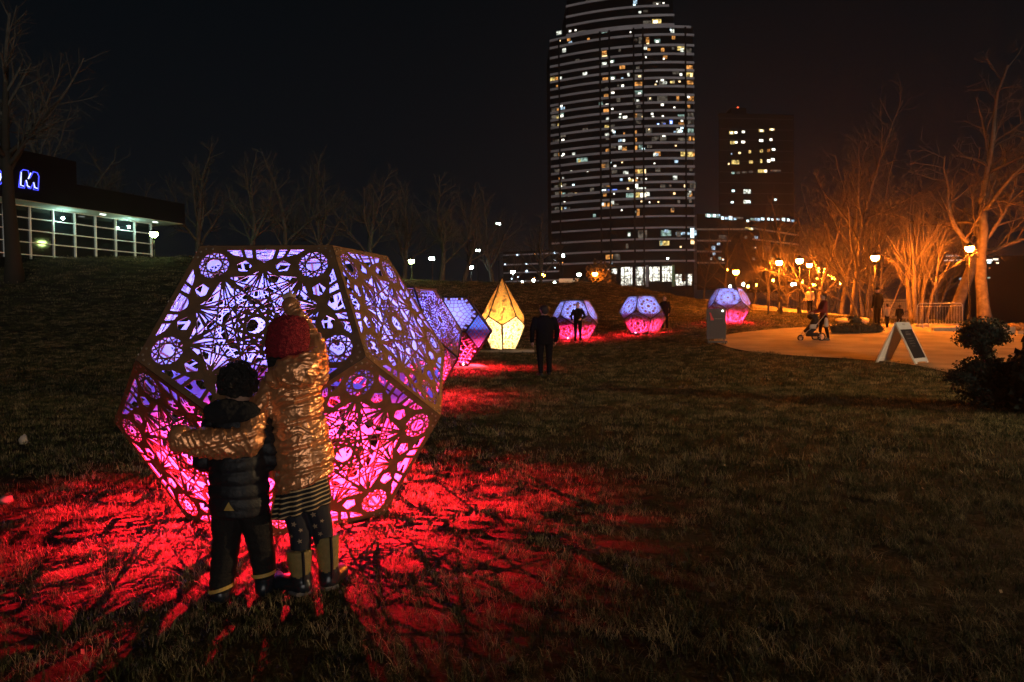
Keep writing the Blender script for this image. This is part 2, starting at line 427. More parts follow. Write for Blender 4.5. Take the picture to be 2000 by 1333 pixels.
def star_pattern(R):
    """hole outlines of one face: six rosettes, ten fans of rays, stars between them and a row of panes along every edge"""
    ap = math.cos(PI / 5) * R; segs = []; w = 0.0070 * R
    def chord(P, k): return [(P[i], P[(i + k) % len(P)]) for i in range(len(P))]
    ros = [pol(0.742 * R, 90 + 72 * k) for k in range(5)]; rr = 0.138 * R
    nodes = [pol((0.585 if i % 2 == 0 else 0.565) * R, 90 + 36 * i) for i in range(10)]
    segs += chord(nodes, 4) + chord(nodes, 3) + chord(nodes, 1)
    Q = ngon(10, 0.27 * R, PI / 2 + PI / 10); segs += chord(Q, 4) + chord(Q, 1)
    Q = ngon(10, 0.17 * R, PI / 2); segs += chord(Q, 1) + chord(Q, 3)
    for i in range(10):
        n_ = nodes[i]; base = 90 + 36 * i + 180
        for da, ln in ((-60, .30), (-42, .13), (-25, .24), (-9, .15), (9, .15), (25, .20), (42, .13), (60, .30)):
            segs.append((n_, (n_[0] + ln * R * math.cos(math.radians(base + da)), n_[1] + ln * R * math.sin(math.radians(base + da)))))
    for i in range(10):                                            # loose bars that cross the stars askew
                if i % 2 == 0: segs.append((pol(0.575 * R, 90 + 36 * i - 9), pol(0.575 * R, 90 + 36 * (i + 4) - 4)))
    H = []
    def add(cells, ww, minr, keep):
        for P in cells:
            if area(P) < 0: P = P[::-1]
            if not keep(cen(P)): continue
            h = inset(P, ww)
            if h and inset(h, minr): H.append(h)
    def free(c):
        return all(math.dist(c, q) > rr * 1.12 for q in ros)
    pents = [];
    for k in range(5):
        u = pol(1, 54 + 72 * k); t = (-u[1], u[0]); q = lambda h, s: (u[0] * h * R + t[0] * s * R, u[1] * h * R + t[1] * s * R)
        H.append([q(.757, .088), q(.757, -.088), q(.668, -.070), q(.625, 0), q(.668, .070)][::-1])
        for s in (1, -1):
            a = [q(.757, .122 * s), q(.757, .190 * s), q(.680, .158 * s), q(.668, .106 * s)]; b = [q(.757, .220 * s), q(.757, .345 * s), q(.705, .275 * s), q(.688, .192 * s)]
            pe = [q(.648, .165 * s), q(.605, .235 * s), q(.540, .212 * s), q(.535, .140 * s), q(.590, .102 * s)]
            for P in (a, b, pe):
                if area(P) < 0: P = P[::-1]
                H.append(P)
            pents.append(q(.585, .17 * s))
    add(bsp(ngon(10, 0.572 * R), segs), w * 0.95, 0.0034 * R, lambda c: free(c) and all(math.dist(c, p) > 0.085 * R for p in pents))
    for k, c in enumerate(ros):
        Q = ngon(12, rr, math.radians(90 + 72 * k + 15), c)
        add(bsp(Q, chord(Q, 4)), w * 0.9, 0.0025 * R, lambda c: True)
        for a in range(12):
            p = pol(rr * 1.12, 90 + 72 * k + 30 * a + 30); p = (c[0] + p[0], c[1] + p[1])
            if math.hypot(*p) < 0.86 * R and p[0] * pol(1, 54)[0] + p[1] * pol(1, 54)[1] < ap * .92 and all(p[0] * pol(1, 54 + 72 * j)[0] + p[1] * pol(1, 54 + 72 * j)[1] < ap * .92 for j in range(5)):
                d = math.radians(90 + 72 * k + 30 * a + 30)
                T = [(p[0] + 0.034 * R * math.cos(d), p[1] + 0.034 * R * math.sin(d)), (p[0] + 0.03 * R * math.cos(d + 2.3), p[1] + 0.03 * R * math.sin(d + 2.3)), (p[0] + 0.03 * R * math.cos(d - 2.3), p[1] + 0.03 * R * math.sin(d - 2.3))]
                if all(math.dist(v, q) > 0.02 * R for v in T for h in H[:] for q in h) : H.append(T)
    return H
def sheet(name, outline, holes, th, mats):
    """one sheet, triangulated around its holes; front (+Z) = mats[0], back = mats[1], cut edges = mats[2]"""
    V = []; E = []
    for L in [outline] + holes:
        k = len(V); V += [Vector(p) for p in L]; E += [(k + i, k + (i + 1) % len(L)) for i in range(len(L))]
    vs, es, fs, ov, *_ = delaunay_2d_cdt(V, E, [], 1, 1e-6)
    bb = [(min(p[0] for p in h), max(p[0] for p in h), min(p[1] for p in h), max(p[1] for p in h), h) for h in holes]
    b = MB(); n = len(vs)
    b.v = [(v.x, v.y, 0) for v in vs] + [(v.x, v.y, -th) for v in vs]
    for f in fs:
        c = cen([vs[i] for i in f])
        if any(x0 < c[0] < x1 and y0 < c[1] < y1 and inside(c[0], c[1], h) for x0, x1, y0, y1, h in bb): continue
        b.face(f, 0); b.face([n + i for i in reversed(f)], 1)
    for h in holes:
        k = len(b.v); m_ = len(h); b.v += [(x, y, 0) for x, y in h] + [(x, y, -th) for x, y in h]
        for i in range(m_): b.face((k + (i + 1) % m_, k + i, k + m_ + i, k + m_ + (i + 1) % m_), 2)
    return b.mesh(name, mats)
def flower_pattern(R, small=False):
    pts = []; centres = [((0, 0), 0.26)] + [(pol(0.47 * R, 54 + 72 * k), 0.20) for k in range(5)] + [(pol(0.80 * R, 90 + 72 * k), 0.10) for k in range(5)] + [(pol(0.47 * R, 90 + 72 * k), 0.16) for k in range(5)]
    for (c, r) in centres:
        r *= R; pts.append(c)
        n = 8 if small else (12 if r > 0.15 * R else 8)
        for f in ((0.55, 1.0) if not small else (0.8,)):
            pts += ngon(n, r * f, 0.1, c)
    P = ngon(5, R * 0.996); good = []
    for p in pts:
        if all(math.dist(p, q) > 0.035 * R for q in good): good.append(p)
    for k in range(5):
        a, b = P[k], P[(k + 1) % 5]
        for t in range(1, 14): good.append((lerp(a[0], b[0], t / 14) * 0.965, lerp(a[1], b[1], t / 14) * 0.965))
    ap = math.cos(PI / 5) * R; cs = [c for c, r in centres if r > 0.12]
    def solid(c):
        return any(pol(1, 54 + 72 * k)[0] * c[0] + pol(1, 54 + 72 * k)[1] * c[1] > ap * 0.945 for k in range(5)) or any(math.dist(c, q) < 0.03 * R for q in cs)
    return voronoi(P, good), solid
def ring_pattern(P, rings, rnd, jit=0.0, rim=0.95):
    c = cen(P); pts = [c]
    for f, st in rings:
        Q = [(c[0] + (p[0] - c[0]) * f, c[1] + (p[1] - c[1]) * f) for p in P]
        for i in range(len(Q)):
            a, b = Q[i], Q[(i + 1) % len(Q)]; k = max(1, round(math.dist(a, b) / st))
            for t in range(k): pts.append((lerp(a[0], b[0], t / k) + rnd.uniform(-jit, jit), lerp(a[1], b[1], t / k) + rnd.uniform(-jit, jit)))
    edges = []
    for i in range(len(P)):
        a, b = P[i], P[(i + 1) % len(P)]; L = math.dist(a, b); n = ((b[1] - a[1]) / L, -(b[0] - a[0]) / L); edges.append((n, n[0] * a[0] + n[1] * a[1], n[0] * c[0] + n[1] * c[1]))
    def solid(q): return any(n[0] * q[0] + n[1] * q[1] - k0 > rim * (k1 - k0) for n, k1, k0 in edges)
    return voronoi(P, pts), solid

def dodeca(a):
    R5 = a / (2 * math.sin(PI / 5)); ph = (1 + 5 ** .5) / 2; ri = ph ** 2 / (2 * math.sqrt(3 - ph)) * a; r2 = R5 * ph; z2 = math.sqrt((math.sqrt(3) / 2 * ph * a) ** 2 - r2 * r2)
    p = lambda r, z, d: Vector((*pol(r, d), z + ri))
    T = [p(R5, ri, 72 * k) for k in range(5)]; U = [p(r2, z2, 72 * k) for k in range(5)]; L = [p(r2, -z2, 72 * k + 36) for k in range(5)]; B = [p(R5, -ri, 72 * k + 36) for k in range(5)]
    fs = [T, B]
    for k in range(5):
        fs.append([T[k], T[(k + 1) % 5], U[(k + 1) % 5], L[k], U[k]])
        fs.append([B[k], B[(k + 1) % 5], L[(k + 1) % 5], U[(k + 1) % 5], L[k]])
    return fs, R5, ri
def face_matrix(fv, ctr, apex=None):
    c = sum(fv, Vector()) / len(fv); n = (fv[1] - fv[0]).cross(fv[2] - fv[1]).normalized()
    if n.dot(c - ctr) < 0: n = -n
    y = (fv[0] if apex is None else apex) - c; y = (y - n * y.dot(n)).normalized(); x = y.cross(n)
    M = Matrix((x, y, n)).transposed().to_4x4(); M.translation = c
    return M
def bolts(R, off, n, r, mb, M=None):
    pass
def led(name, parent, loc, aim, col, e, rad=0.035, size=PI * 0.999, blend=0.12):
    l = bpy.data.lights.new(name, 'SPOT'); l.energy = e; l.color = col; l.spot_size = size; l.spot_blend = blend; l.shadow_soft_size = rad
    o = link(name, l, parent); o.location = loc; o.rotation_euler = Vector(aim).to_track_quat('-Z', 'Y').to_euler()
    return o
M_led = glow('led_lens', (0.55, 0.65, 1.0), 6.0)
def bolt_mesh(R):
    b = MB(); ap = R * math.cos(PI / 5)
    for k in range(5):
        u = pol(1, 54 + 72 * k); t = (-u[1], u[0])
        for s in (-0.53, -0.47, 0.0, 0.47, 0.53):
            x, y = u[0] * ap * 0.955 + t[0] * s * R, u[1] * ap * 0.955 + t[1] * s * R
            b.lathe([(0.0075, 0.0005), (0.0075, 0.003), (0.0045, 0.0052), (0, 0.0058)], 6, 0, (x, y, 0))
    return b.mesh('bolt_row', M_bolt)
def lit_dodeca(label, loc, rz, edge, pm, group, red, blue, bolt=None, tilt=0.0, liner=None):
    fs, R5, ri = dodeca(edge)
    root = thing('dodecahedron_sculpture', label, 'light sculpture', loc, rz, group); root.rotation_euler = (tilt, 0, rz)
    ctr = Vector((0, 0, ri))
    for f in fs:
        o = link('pierced_panel', pm, root); o.matrix_local = face_matrix(f, ctr)
        if liner and face_matrix(f, ctr).translation.z > ri * 0.9:
            b = MB(); b.poly([(x, y, -0.02) for x, y in ngon(5, R5 * 0.97)]); link('liner_sheet', b.mesh('liner_sheet', liner), o)
        if bolt and f is not fs[1]:
            bo = link('bolt_row', bolt, o); bo['kind'] = 'stuff'
    b = MB(); done = set()
    for f in fs:
        for i in range(5):
            p, q = f[i], f[(i + 1) % 5]; key = tuple(sorted((tuple(round(v, 4) for v in p), tuple(round(v, 4) for v in q))))
            if key in done: continue
            done.add(key); p2 = ctr + (p - ctr) * 0.988; q2 = ctr + (q - ctr) * 0.988
            b.tube([p2, q2], edge * (0.030 if liner else 0.012 if bolt else 0.026), 5)
    b.build('edge_frame', M_seam, root)
    b = MB(); b.lathe([(0.05, 0.0), (0.05, 0.05), (0.035, 0.07), (0.001, 0.072)], 10); b.build('led_lamp', M_led, root, loc=(0.12, -0.30 * edge / 0.8, 0.03))
    led('red_light', root, (0, 0, ri * 1.22), (0, 0, -1), (1.0, 0.009, 0.026), red, 0.007, math.radians(143), 0.85)
    led('violet_light', root, (0, 0, ri * 1.02), (0, 0, 1), (0.66, 0.35, 1.0) if bolt else ((0.85, 0.50, 1.0) if liner else (0.55, 0.26, 1.0)), blue)
    return root
R0 = 0.8 / (2 * math.sin(PI / 5))
P_star = sheet('pierced_panel', ngon(5, R0 * 0.996), star_pattern(R0), 0.005, [M_rust, M_inner, M_cut])
ROOT_BIG = lit_dodeca('largest dodecahedron of pierced rusty steel, right in front of the two children', (-1.533, 5.011, 0), math.radians(-126) + 0.049, 0.8, P_star, 'glowing dodecahedrons in a row across the lawn', 8000, 205, bolt_mesh(0.8 / (2 * math.sin(PI / 5))))
C, sd = flower_pattern(0.8 / (2 * math.sin(PI / 5)))
P_flower = panel('pierced_panel', C, 0.0088, 0.005, [M_rust, M_inner, M_cut], sd)
C, sd = flower_pattern(0.8 / (2 * math.sin(PI / 5)), True)
P_round = panel('pierced_panel', C, 0.0135, 0.005, [M_rust, M_inner, M_cut], sd)
gname = 'glowing dodecahedrons in a row across the lawn'
def translucent(name, col):
    M = bpy.data.materials.new(name); M.use_nodes = True; n = M.node_tree; n.nodes.clear()
    o = n.nodes.new('ShaderNodeOutputMaterial'); t = n.nodes.new('ShaderNodeBsdfTranslucent'); t.inputs[0].default_value = (*col, 1); n.links.new(t.outputs[0], o.inputs[0]); return M
M_lin_up = translucent('violet_glow_liner', (0.25, 0.55, 0.85))  # liner sheets added; glow colour of the upper faces put into their tint
DOD = [(772, 12.2, 0.84, 0.30, P_flower, 'violet dodecahedron with petal cut-outs half hidden behind the largest one'),
       (1123, 33.0, 0.80, -2.30, P_round, 'glowing dodecahedron with a dark figure standing in front of it'),
       (1255, 34.2, 0.80, -2.02, P_round, 'glowing dodecahedron between the one with a standing figure and the sign on wheels'),
       (1424, 36.5, 0.80, -2.55, P_flower, 'farthest glowing dodecahedron, partly behind the sign on wheels')]
for px, d, e, rz, pm, lab in DOD:
    lit_dodeca(lab, G(px, d), rz, e, pm, gname, 7000, 340 if d < 20 else 95, liner=None if d < 20 else M_lin_up)

# truncated octahedron on a plate
def rough_plate(root, w, d, h=0.06):
    b = MB(); b.box((-w / 2, -d / 2, -0.05), (w / 2, d / 2, h)); return b.build('base_plate', mat('pale_plywood', (0.42, 0.36, 0.28), 0.7), root)
def trunc_oct():
    a = 0.665; V = []
    import itertools
    for p in itertools.permutations((0, 1, 2)):
        for s1 in (1, -1):
            for s2 in (1, -1):
                v = [p[0], p[1], p[2]]
                v = [x * (s1 if x == 1 else s2 if x == 2 else 1) for x in v]; V.append(tuple(v))
    V = [Vector(v) for v in sorted(set(V))]; k = a / math.sqrt(2)
    R = Matrix.Rotation(PI / 4, 3, 'Z'); faces = []
    for n in [(1, 0, 0), (0, 1, 0), (0, 0, 1)] + [(1, s, t) for s in (1, -1) for t in (1, -1)]:
        for sg in (1, -1):
            nv = Vector(n) * sg; mx = max(v.dot(nv) for v in V); f = [v for v in V if abs(v.dot(nv) - mx) < 1e-6]
            c = sum(f, Vector()) / len(f); u = (f[0] - c).normalized(); w_ = nv.normalized().cross(u)
            f.sort(key=lambda v: math.atan2((v - c).dot(w_), (v - c).dot(u))); faces.append([v * k for v in f])
    return faces, 2 * k
tf, th_ = trunc_oct()
troot = thing('polyhedron_sculpture', 'glowing blue and red polyhedron of hexagons and squares beside the golden crystal', 'light sculpture', G(890, 19.8) + Vector((0, 0, 0.07)), math.radians(45), None)
rnd = random.Random(3); pmesh = {}; T_lin = {6: M_lin_up, 4: translucent('mauve_glow_liner', (0.06, 0.30, 0.55))}  # added liners carry the glow colour of each kind of face
for f in tf:
    n = len(f); M = face_matrix(f, Vector((0, 0, 0)))
    if n not in pmesh:
        Mi = M.inverted(); P = [tuple((Mi @ v)[:2]) for v in f]; P = P if area(P) > 0 else P[::-1]
        P = [(x * 0.99, y * 0.99) for x, y in P]
        C, sd = ring_pattern(P, [(0.28, 0.15), (0.52, 0.13), (0.72, 0.10), (0.88, 0.075)] if n == 6 else [(0.34, 0.14), (0.62, 0.11), (0.86, 0.08)], rnd, 0.004, 0.89)
        pmesh[n] = panel('pierced_panel', C, 0.0080, 0.005, [M_rust, M_inner, M_cut], sd)
    o = link('pierced_panel', pmesh[n], troot); zc = M.translation.z; M.translation += Vector((0, 0, th_)); o.matrix_local = M
    if zc > -0.1 and zc < 0.9 * th_:
        lb = MB(); lb.poly([tuple((M.inverted() @ (v + Vector((0, 0, th_))))[:2]) + (-0.02,) for v in f]); lb.v = [(x * .96, y * .96, z) for x, y, z in lb.v]; link('liner_sheet', lb.mesh('liner_sheet', T_lin[n]), o)
b = MB()
for f in tf:
    for i in range(len(f)): b.tube([f[i] * 0.988 + Vector((0, 0, th_)), f[(i + 1) % len(f)] * 0.988 + Vector((0, 0, th_))], 0.024, 5)
b.build('edge_frame', M_seam, troot); pb = rough_plate(troot, 1.5, 1.3, 0.0); pb.rotation_euler = (0, 0, -0.5)
b = MB(); b.lathe([(0.05, 0.0), (0.05, 0.05), (0.035, 0.07), (0.001, 0.072)], 10); b.build('led_lamp', M_led, troot, loc=(0.0, -0.35, 0.03))
led('red_light', troot, (0, 0, th_ * 1.15), (0, 0, -1), (1.0, 0.009, 0.026), 7000, 0.01, math.radians(152), 0.9); led('violet_light', troot, (0, 0, th_ * 1.03), (0, 0, 1), (0.60, 0.36, 1.0), 65)

# golden crystal
M_gold_skin = bpy.data.materials.new('amber_diffuser'); M_gold_skin.use_nodes = True; n = M_gold_skin.node_tree; n.nodes.clear()
o_ = n.nodes.new('ShaderNodeOutputMaterial'); t_ = n.nodes.new('ShaderNodeBsdfTranslucent'); t_.inputs[0].default_value = (0.85, 0.72, 0.46, 1); n.links.new(t_.outputs[0], o_.inputs[0])
M_amber_skin = M_gold_skin.copy(); M_amber_skin.name = 'orange_glow_diffuser'; [x for x in M_amber_skin.node_tree.nodes if x.type == 'BSDF_TRANSLUCENT'][0].inputs[0].default_value = (0.80, 0.40, 0.10, 1)  # orange glow of the upper faces put into the sheet colour
cp = G(982, 27.0); H = 2.75
croot = thing('crystal_sculpture', 'tall golden crystal lantern with a pointed top standing on a pale plate', 'light sculpture', cp, 0.0, None)
U5 = [Vector((*pol(0.86, -90 + 36 + 72 * k), 1.27)) for k in range(5)]
L5 = [Vector((*pol(0.90, -90 + 72 * k), 0.94)) for k in range(5)]
B5 = [Vector((*pol(0.48, -90 + 72 * k), 0.04)) for k in range(5)]
apx = Vector((0, 0, H))
# kites made planar: the lower ring is moved along its radius onto the plane of apex and the two upper neighbours
for k in range(5):
    a_, b_ = U5[(k - 1) % 5], U5[k]; nn = (a_ - apx).cross(b_ - apx); dirv = Vector((*pol(1, -90 + 72 * k), 0))
    s_ = (apx - Vector((0, 0, L5[k].z))).dot(nn) / dirv.dot(nn); L5[k] = dirv * s_ + Vector((0, 0, L5[k].z))
kites = [[apx, U5[(k - 1) % 5], L5[k], U5[k]] for k in range(5)]
lowers = [[U5[k], L5[k], B5[k], B5[(k + 1) % 5], L5[(k + 1) % 5]] for k in range(5)]
for f in lowers:               # bring the upper point of each lower face onto the plane of the other four
    pass
cctr = Vector((0, 0, 1.2)); rnd = random.Random(11); cm = {}
M_gold = mat('gold_painted_steel', (0.42, 0.27, 0.09), 0.5)
for kind, fl in (('kite', kites), ('lower', lowers)):
    for f in fl:
        M = face_matrix(f, cctr)
        if kind not in cm:
            Mi = M.inverted(); P = [tuple((Mi @ v)[:2]) for v in f]; P = P if area(P) > 0 else P[::-1]
            c0 = cen(P); P = [(c0[0] + (x - c0[0]) * 0.985, c0[1] + (y - c0[1]) * 0.985) for x, y in P]
            pts = []
            xs0 = [p[0] for p in P]; ys0 = [p[1] for p in P]
            while len(pts) < 230:
                q = (rnd.uniform(min(xs0), max(xs0)), rnd.uniform(min(ys0), max(ys0)))
                ok = all((P[(i + 1) % len(P)][0] - P[i][0]) * (q[1] - P[i][1]) - (P[(i + 1) % len(P)][1] - P[i][1]) * (q[0] - P[i][0]) > 0 for i in range(len(P)))
                if ok and all(math.dist(q, z) > 0.035 for z in pts): pts.append(q)
            Cv = voronoi(P, pts); dark = set(rnd.sample(range(len(pts)), 44)); dc = [cen(Cv[i]) for i in dark if Cv[i]]
            cm[kind] = (panel('filigree_panel', Cv, 0.0060, 0.004, [M_gold, M_gold, M_cut], lambda c: c in dc), P)
        pm, P = cm[kind]
        o = link('filigree_panel', pm, croot); o.matrix_local = M
        b = MB(); b.poly([(x * 0.985, y * 0.985, -0.012) for x, y in P]); s_ = b.build('diffuser_sheet', M_amber_skin if kind == 'kite' else M_gold_skin, o)
b = MB(); dn = set()
for f in kites + lowers:
    for i in range(len(f)):
        p, q = f[i], f[(i + 1) % len(f)]; key = tuple(sorted((tuple(round(v, 3) for v in p), tuple(round(v, 3) for v in q))))
        if key in dn: continue
        dn.add(key); b.tube([p, q], 0.019, 6)
b.build('edge_frame', M_seam, croot)
b = MB(); b.poly([v for v in B5]); b.build('bottom_panel', M_gold, croot)
rough_plate(croot, 2.3, 1.7, 0.02)
l = bpy.data.lights.new('warm_light', 'POINT'); l.energy = 150; l.color = (1.0, 0.72, 0.38); l.shadow_soft_size = 0.06; o = link('warm_light', l, croot); o.location = (0, 0.0, 0.85)
# ------------------------------------------------------------------ far buildings
def facade_d(px): return 300 + 14 * ((1300 - px) / 222) ** 2
def tower_x(px, extra=0.0):
    d = facade_d(px) + extra; return Vector(((px - 1000) / F * facade_d(px), d))
def zf(py, d=300.0): return EYE + (628 - py) / F * d
tw = thing('apartment_tower', 'tall round-fronted apartment tower with pale floor bands and scattered lit windows', 'tower', (tower_x(1220).x, 300, 8))
TO = Vector((tower_x(1220).x, 300, 8))
def arc(p0, p1, n, extra=0.0): return [tower_x(lerp(p0, p1, i / n), extra) for i in range(n + 1)]
def prism(name, front, back_y, z0, z1, m_, parent):
    P = front + [Vector((front[-1].x + 1, back_y)), Vector((front[0].x, back_y))]; b = MB(); n = len(P)
    b.v = [(p.x - TO.x, p.y - TO.y, z - TO.z) for z in (z0, z1) for p in P]
    for i in range(n): b.face((i, (i + 1) % n, n + (i + 1) % n, n + i))
    b.face(range(n, 2 * n)); b.face(list(reversed(range(n)))); return b.build(name, m_, parent)
prism('main_block', arc(1080, 1356, 26), 345, 8, zf(58), M_glassd, tw)
prism('upper_block', arc(1113, 1318, 20), 340, zf(57.5), zf(-12), M_glassd, tw)
prism('crown_block', arc(1147, 1270, 14), 335, zf(-12.5), zf(-70), M_glassd, tw)
def band(name, p0, p1, py, th, m_, parent, proud=-0.5, n=22):
    f = arc(p0, p1, n, proud); r = arc(p0, p1, n, 0.4); z = zf(py); b = MB(); k = n + 1
    for zz in (z - th / 2, z + th / 2):
        b.v += [(p.x - TO.x, p.y - TO.y, zz - TO.z) for p in f]
        b.v += [(p.x - TO.x, p.y - TO.y, zz - TO.z) for p in r]
    for i in range(n):
        b.face((i, i + 1, 2 * k + i + 1, 2 * k + i)); b.face((i + 1, i, k + i, k + i + 1)); b.face((2 * k + i, 2 * k + i + 1, 3 * k + i + 1, 3 * k + i))
    b.face((0, 2 * k, 3 * k, k)); b.face((n, k + n, 3 * k + n, 2 * k + n)); return b.build(name, m_, parent)
BY = [61, 76, 96, 113, 129, 144, 159, 175, 191, 206, 221, 236, 251, 267, 283, 298, 313.5, 329, 344, 359, 374, 390, 405, 425, 447, 469, 491, 512]
for y in BY: band('floor_slab', 1079, 1358 if y > 62 else 1352, y, 0.95 if y < 420 else 0.7, M_slab, tw)
for y in (0, 21, 39, 57.2): band('floor_slab', 1111, 1320 if y > 30 else 1310, y, 0.95, M_slab, tw)
for y in (-40, -24, -12): band('floor_slab', 1146, 1271, y, 0.95, M_slab, tw)
for px in (1097, 1176, 1194, 1241, 1259, 1341):
    a = tower_x(px, -0.62); b = MB(); b.box((a.x - 0.35 - TO.x, a.y - TO.y, 8 - TO.z), (a.x + 0.35 - TO.x, a.y + 0.6 - TO.y, zf(61) - TO.z)); b.build('fin', M_darkwall, tw)
WC = {'o': window_glow('amber_window', (1.0, 0.42, 0.10), 0.75), 'y': window_glow('yellow_window', (1.0, 0.72, 0.22), 0.9), 'w': window_glow('white_window', (0.95, 1.0, 0.85), 1.0),
      'g': window_glow('pale_green_window', (0.55, 0.85, 0.72), 0.45), 'b': window_glow('blue_window', (0.16, 0.28, 1.0), 1.2), 'd': window_glow('dim_window', (0.55, 0.47, 0.36), 0.16), 'c': window_glow('cool_window', (0.55, 0.80, 1.0), 0.9),
      'W': glow('bright_room_lamp', (1.0, 0.97, 0.80), 2.2), 'C': glow('bright_cool_lamp', (0.70, 0.95, 1.0), 2.2), 'O': glow('bright_warm_lamp', (1.0, 0.70, 0.32), 2.0)}
WIN = """415 25 110 55 d;455 20 40 40 y;740 50 30 30 c;733 75 18 14 C;905 68 60 30 d;910 68 14 10 W;958 62 14 10 W;775 130 22 16 w;820 122 36 16 d;905 205 70 42 y;895 205 34 20 W;830 210 60 30 d;235 268 16 14 W;278 262 14 12 W;325 280 60 30 d;325 285 24 12 W;235 355 26 16 c;778 345 24 50 d;833 345 26 44 o;835 372 18 14 O;908 350 46 26 g;908 356 20 16 W;1090 410 56 30 y;1030 408 20 22 d;1155 428 36 36 d;498 437 36 28 o;500 466 38 18 O;498 526 36 34 w;556 504 34 22 g;556 506 18 16 W;290 490 30 16 d;1155 555 52 30 o;1158 578 50 20 o;1158 615 52 38 y;1170 615 16 30 O;1090 610 18 18 W;1050 595 50 24 d;95 634 34 32 y;128 632 20 28 o;156 628 22 22 w;505 646 42 40 o;560 632 46 30 g;562 634 22 18 W;755 620 72 28 d;770 620 22 14 O;635 636 18 18 c;757 684 74 40 o;945 672 50 40 d;945 652 22 14 W;1022 668 30 18 y;893 686 12 12 O;1160 672 48 28 o;130 688 14 16 o;638 692 20 18 W;604 690 16 14 d;512 712 22 26 d;510 770 34 34 o;515 784 22 16 W;562 744 24 14 W;765 748 66 38 g;768 756 22 20 W;540 784 12 10 W;1148 782 18 18 W;1165 796 46 34 o;725 802 16 28 w;755 806 24 16 w;945 800 80 60 d;945 840 22 18 W;1065 795 20 40 o;605 800 30 30 d;470 832 30 36 g;516 840 24 22 W;162 842 18 16 W;115 868 54 32 d;135 872 16 24 o;160 912 40 30 g;165 918 22 18 W;110 925 50 28 d;136 926 20 26 y;510 884 44 34 o;516 902 24 14 W;557 868 16 12 W;1150 856 22 24 o;1038 862 14 10 W;760 925 70 38 d;738 922 18 30 o;794 934 16 18 O;655 935 32 22 W;616 932 16 12 w;520 950 26 38 w;865 910 18 14 W;872 932 16 12 W;948 928 16 12 W;1090 924 50 14 g;1164 920 44 32 d;912 990 22 16 b;912 990 12 10 C;960 990 20 16 b;1012 974 26 32 b;1012 976 14 18 C;1090 986 44 16 o;1096 966 18 12 W;1164 976 44 34 d;140 988 18 28 y;100 988 36 22 d;516 1008 38 32 y;555 1000 40 20 d;840 1040 50 40 d;1096 1020 22 16 C;1086 1046 28 14 C;1040 1050 16 12 c;1164 1042 44 30 g;518 1072 38 36 w;570 1046 18 16 C;572 1076 18 14 c;648 1060 12 20 o;738 1050 14 26 o;172 1104 22 16 W;175 1072 40 18 d;120 1112 50 26 d;950 1100 50 40 d;955 1080 24 14 W;1095 1108 60 22 d;1156 1102 20 30 o;1186 1104 14 28 o;615 1112 26 20 c;644 1112 20 20 w;738 1108 16 28 o;520 1190 34 30 o;616 1168 26 30 w;650 1175 34 30 o;740 1172 16 36 o;782 1170 44 44 g;796 1182 22 22 C;115 1216 30 26 d;145 1214 18 26 o;175 1214 18 16 W;1105 1222 40 34 y;1160 1224 44 38 y;1186 1226 14 34 o;320 1264 84 44 g;298 1270 20 36 y;484 1306 30 30 o;528 1306 24 24 d;574 1308 16 14 w"""
def lit(parent, px, py, w_, h_, mm, wall):
    """one lit window, a thin pane standing just proud of the facade"""
    pts = wall(px, py, w_, h_); b = MB(); b.poly(pts); return b.build('lit_window', mm, parent)
def on_tower(px, py, w_, h_):
    a = tower_x(px - w_ / 2, -0.06); c = tower_x(px + w_ / 2, -0.06); z = zf(py, facade_d(px)); hh = h_ / F * 300 / 2; o = TO
    return [(a.x - o.x, a.y - o.y, z - hh - o.z), (c.x - o.x, c.y - o.y, z - hh - o.z), (c.x - o.x, c.y - o.y, z + hh - o.z), (a.x - o.x, a.y - o.y, z + hh - o.z)]
def wins(txt, ox, oy, parent, wall, skip=0):
    for q in txt.split(';'):
        x, y, w_, h_, c = q.split(); x, y, w_, h_ = float(x) / 4 + ox, float(y) / 4 + oy, float(w_) / 4, float(h_) / 4
        b_ = 1.0 if c in 'WCO' else 0.0
        pts = [Vector(p) - Vector((0, 0.03 * b_ + 0.02, 0)) for p in wall(x, y, w_, h_)]
        mb = MB(); mb.poly(pts); mb.build('room_lamp' if b_ else 'lit_window', WC[c], parent)
wins(WIN, 1060, 0, tw, on_tower)
WIN2 = """505 112 70 36 d;486 112 26 34 o;574 108 18 14 W;125 140 40 26 d;657 160 40 24 w;768 155 74 38 y;740 155 22 38 o;805 152 18 32 O;146 204 16 28 o;172 196 14 12 w;743 214 20 34 o;780 215 16 26 d;622 215 20 20 c;700 222 40 24 y;720 222 16 16 W;150 250 18 34 y;180 252 30 24 d;250 252 18 16 C;118 262 30 20 d;500 264 70 12 o;484 300 40 24 C;530 296 30 20 b;570 294 40 14 b;740 264 24 30 W;775 282 76 12 w;674 284 16 14 O;945 266 40 26 d;1000 266 20 18 d;1118 268 18 20 O;1178 262 46 44 d;1160 298 50 12 y;395 292 30 32 d;270 318 14 12 O;150 318 18 34 o;122 320 30 34 d;776 338 82 48 y;790 336 40 34 W;692 342 66 46 g;1034 326 16 16 O;1136 340 18 30 w;1162 338 22 30 o;486 412 30 40 o;478 402 16 18 C;530 408 40 34 o;580 406 40 14 d;120 438 30 36 d;152 436 18 32 y;186 428 16 16 c;212 434 20 24 d;412 490 22 24 g;752 476 20 66 o;730 464 14 16 w;680 640 24 34 g;680 642 14 18 W;785 640 70 66 d;968 632 80 44 g;968 616 34 22 c;1100 636 110 20 c;1066 640 36 40 d;1172 634 28 76 C;1198 632 16 40 c;955 710 76 36 y;930 708 20 36 g;1174 706 28 26 O;1172 690 26 14 o;1082 740 14 12 O;665 730 20 40 d;525 812 56 34 o;585 812 50 46 d;540 860 16 12 c"""
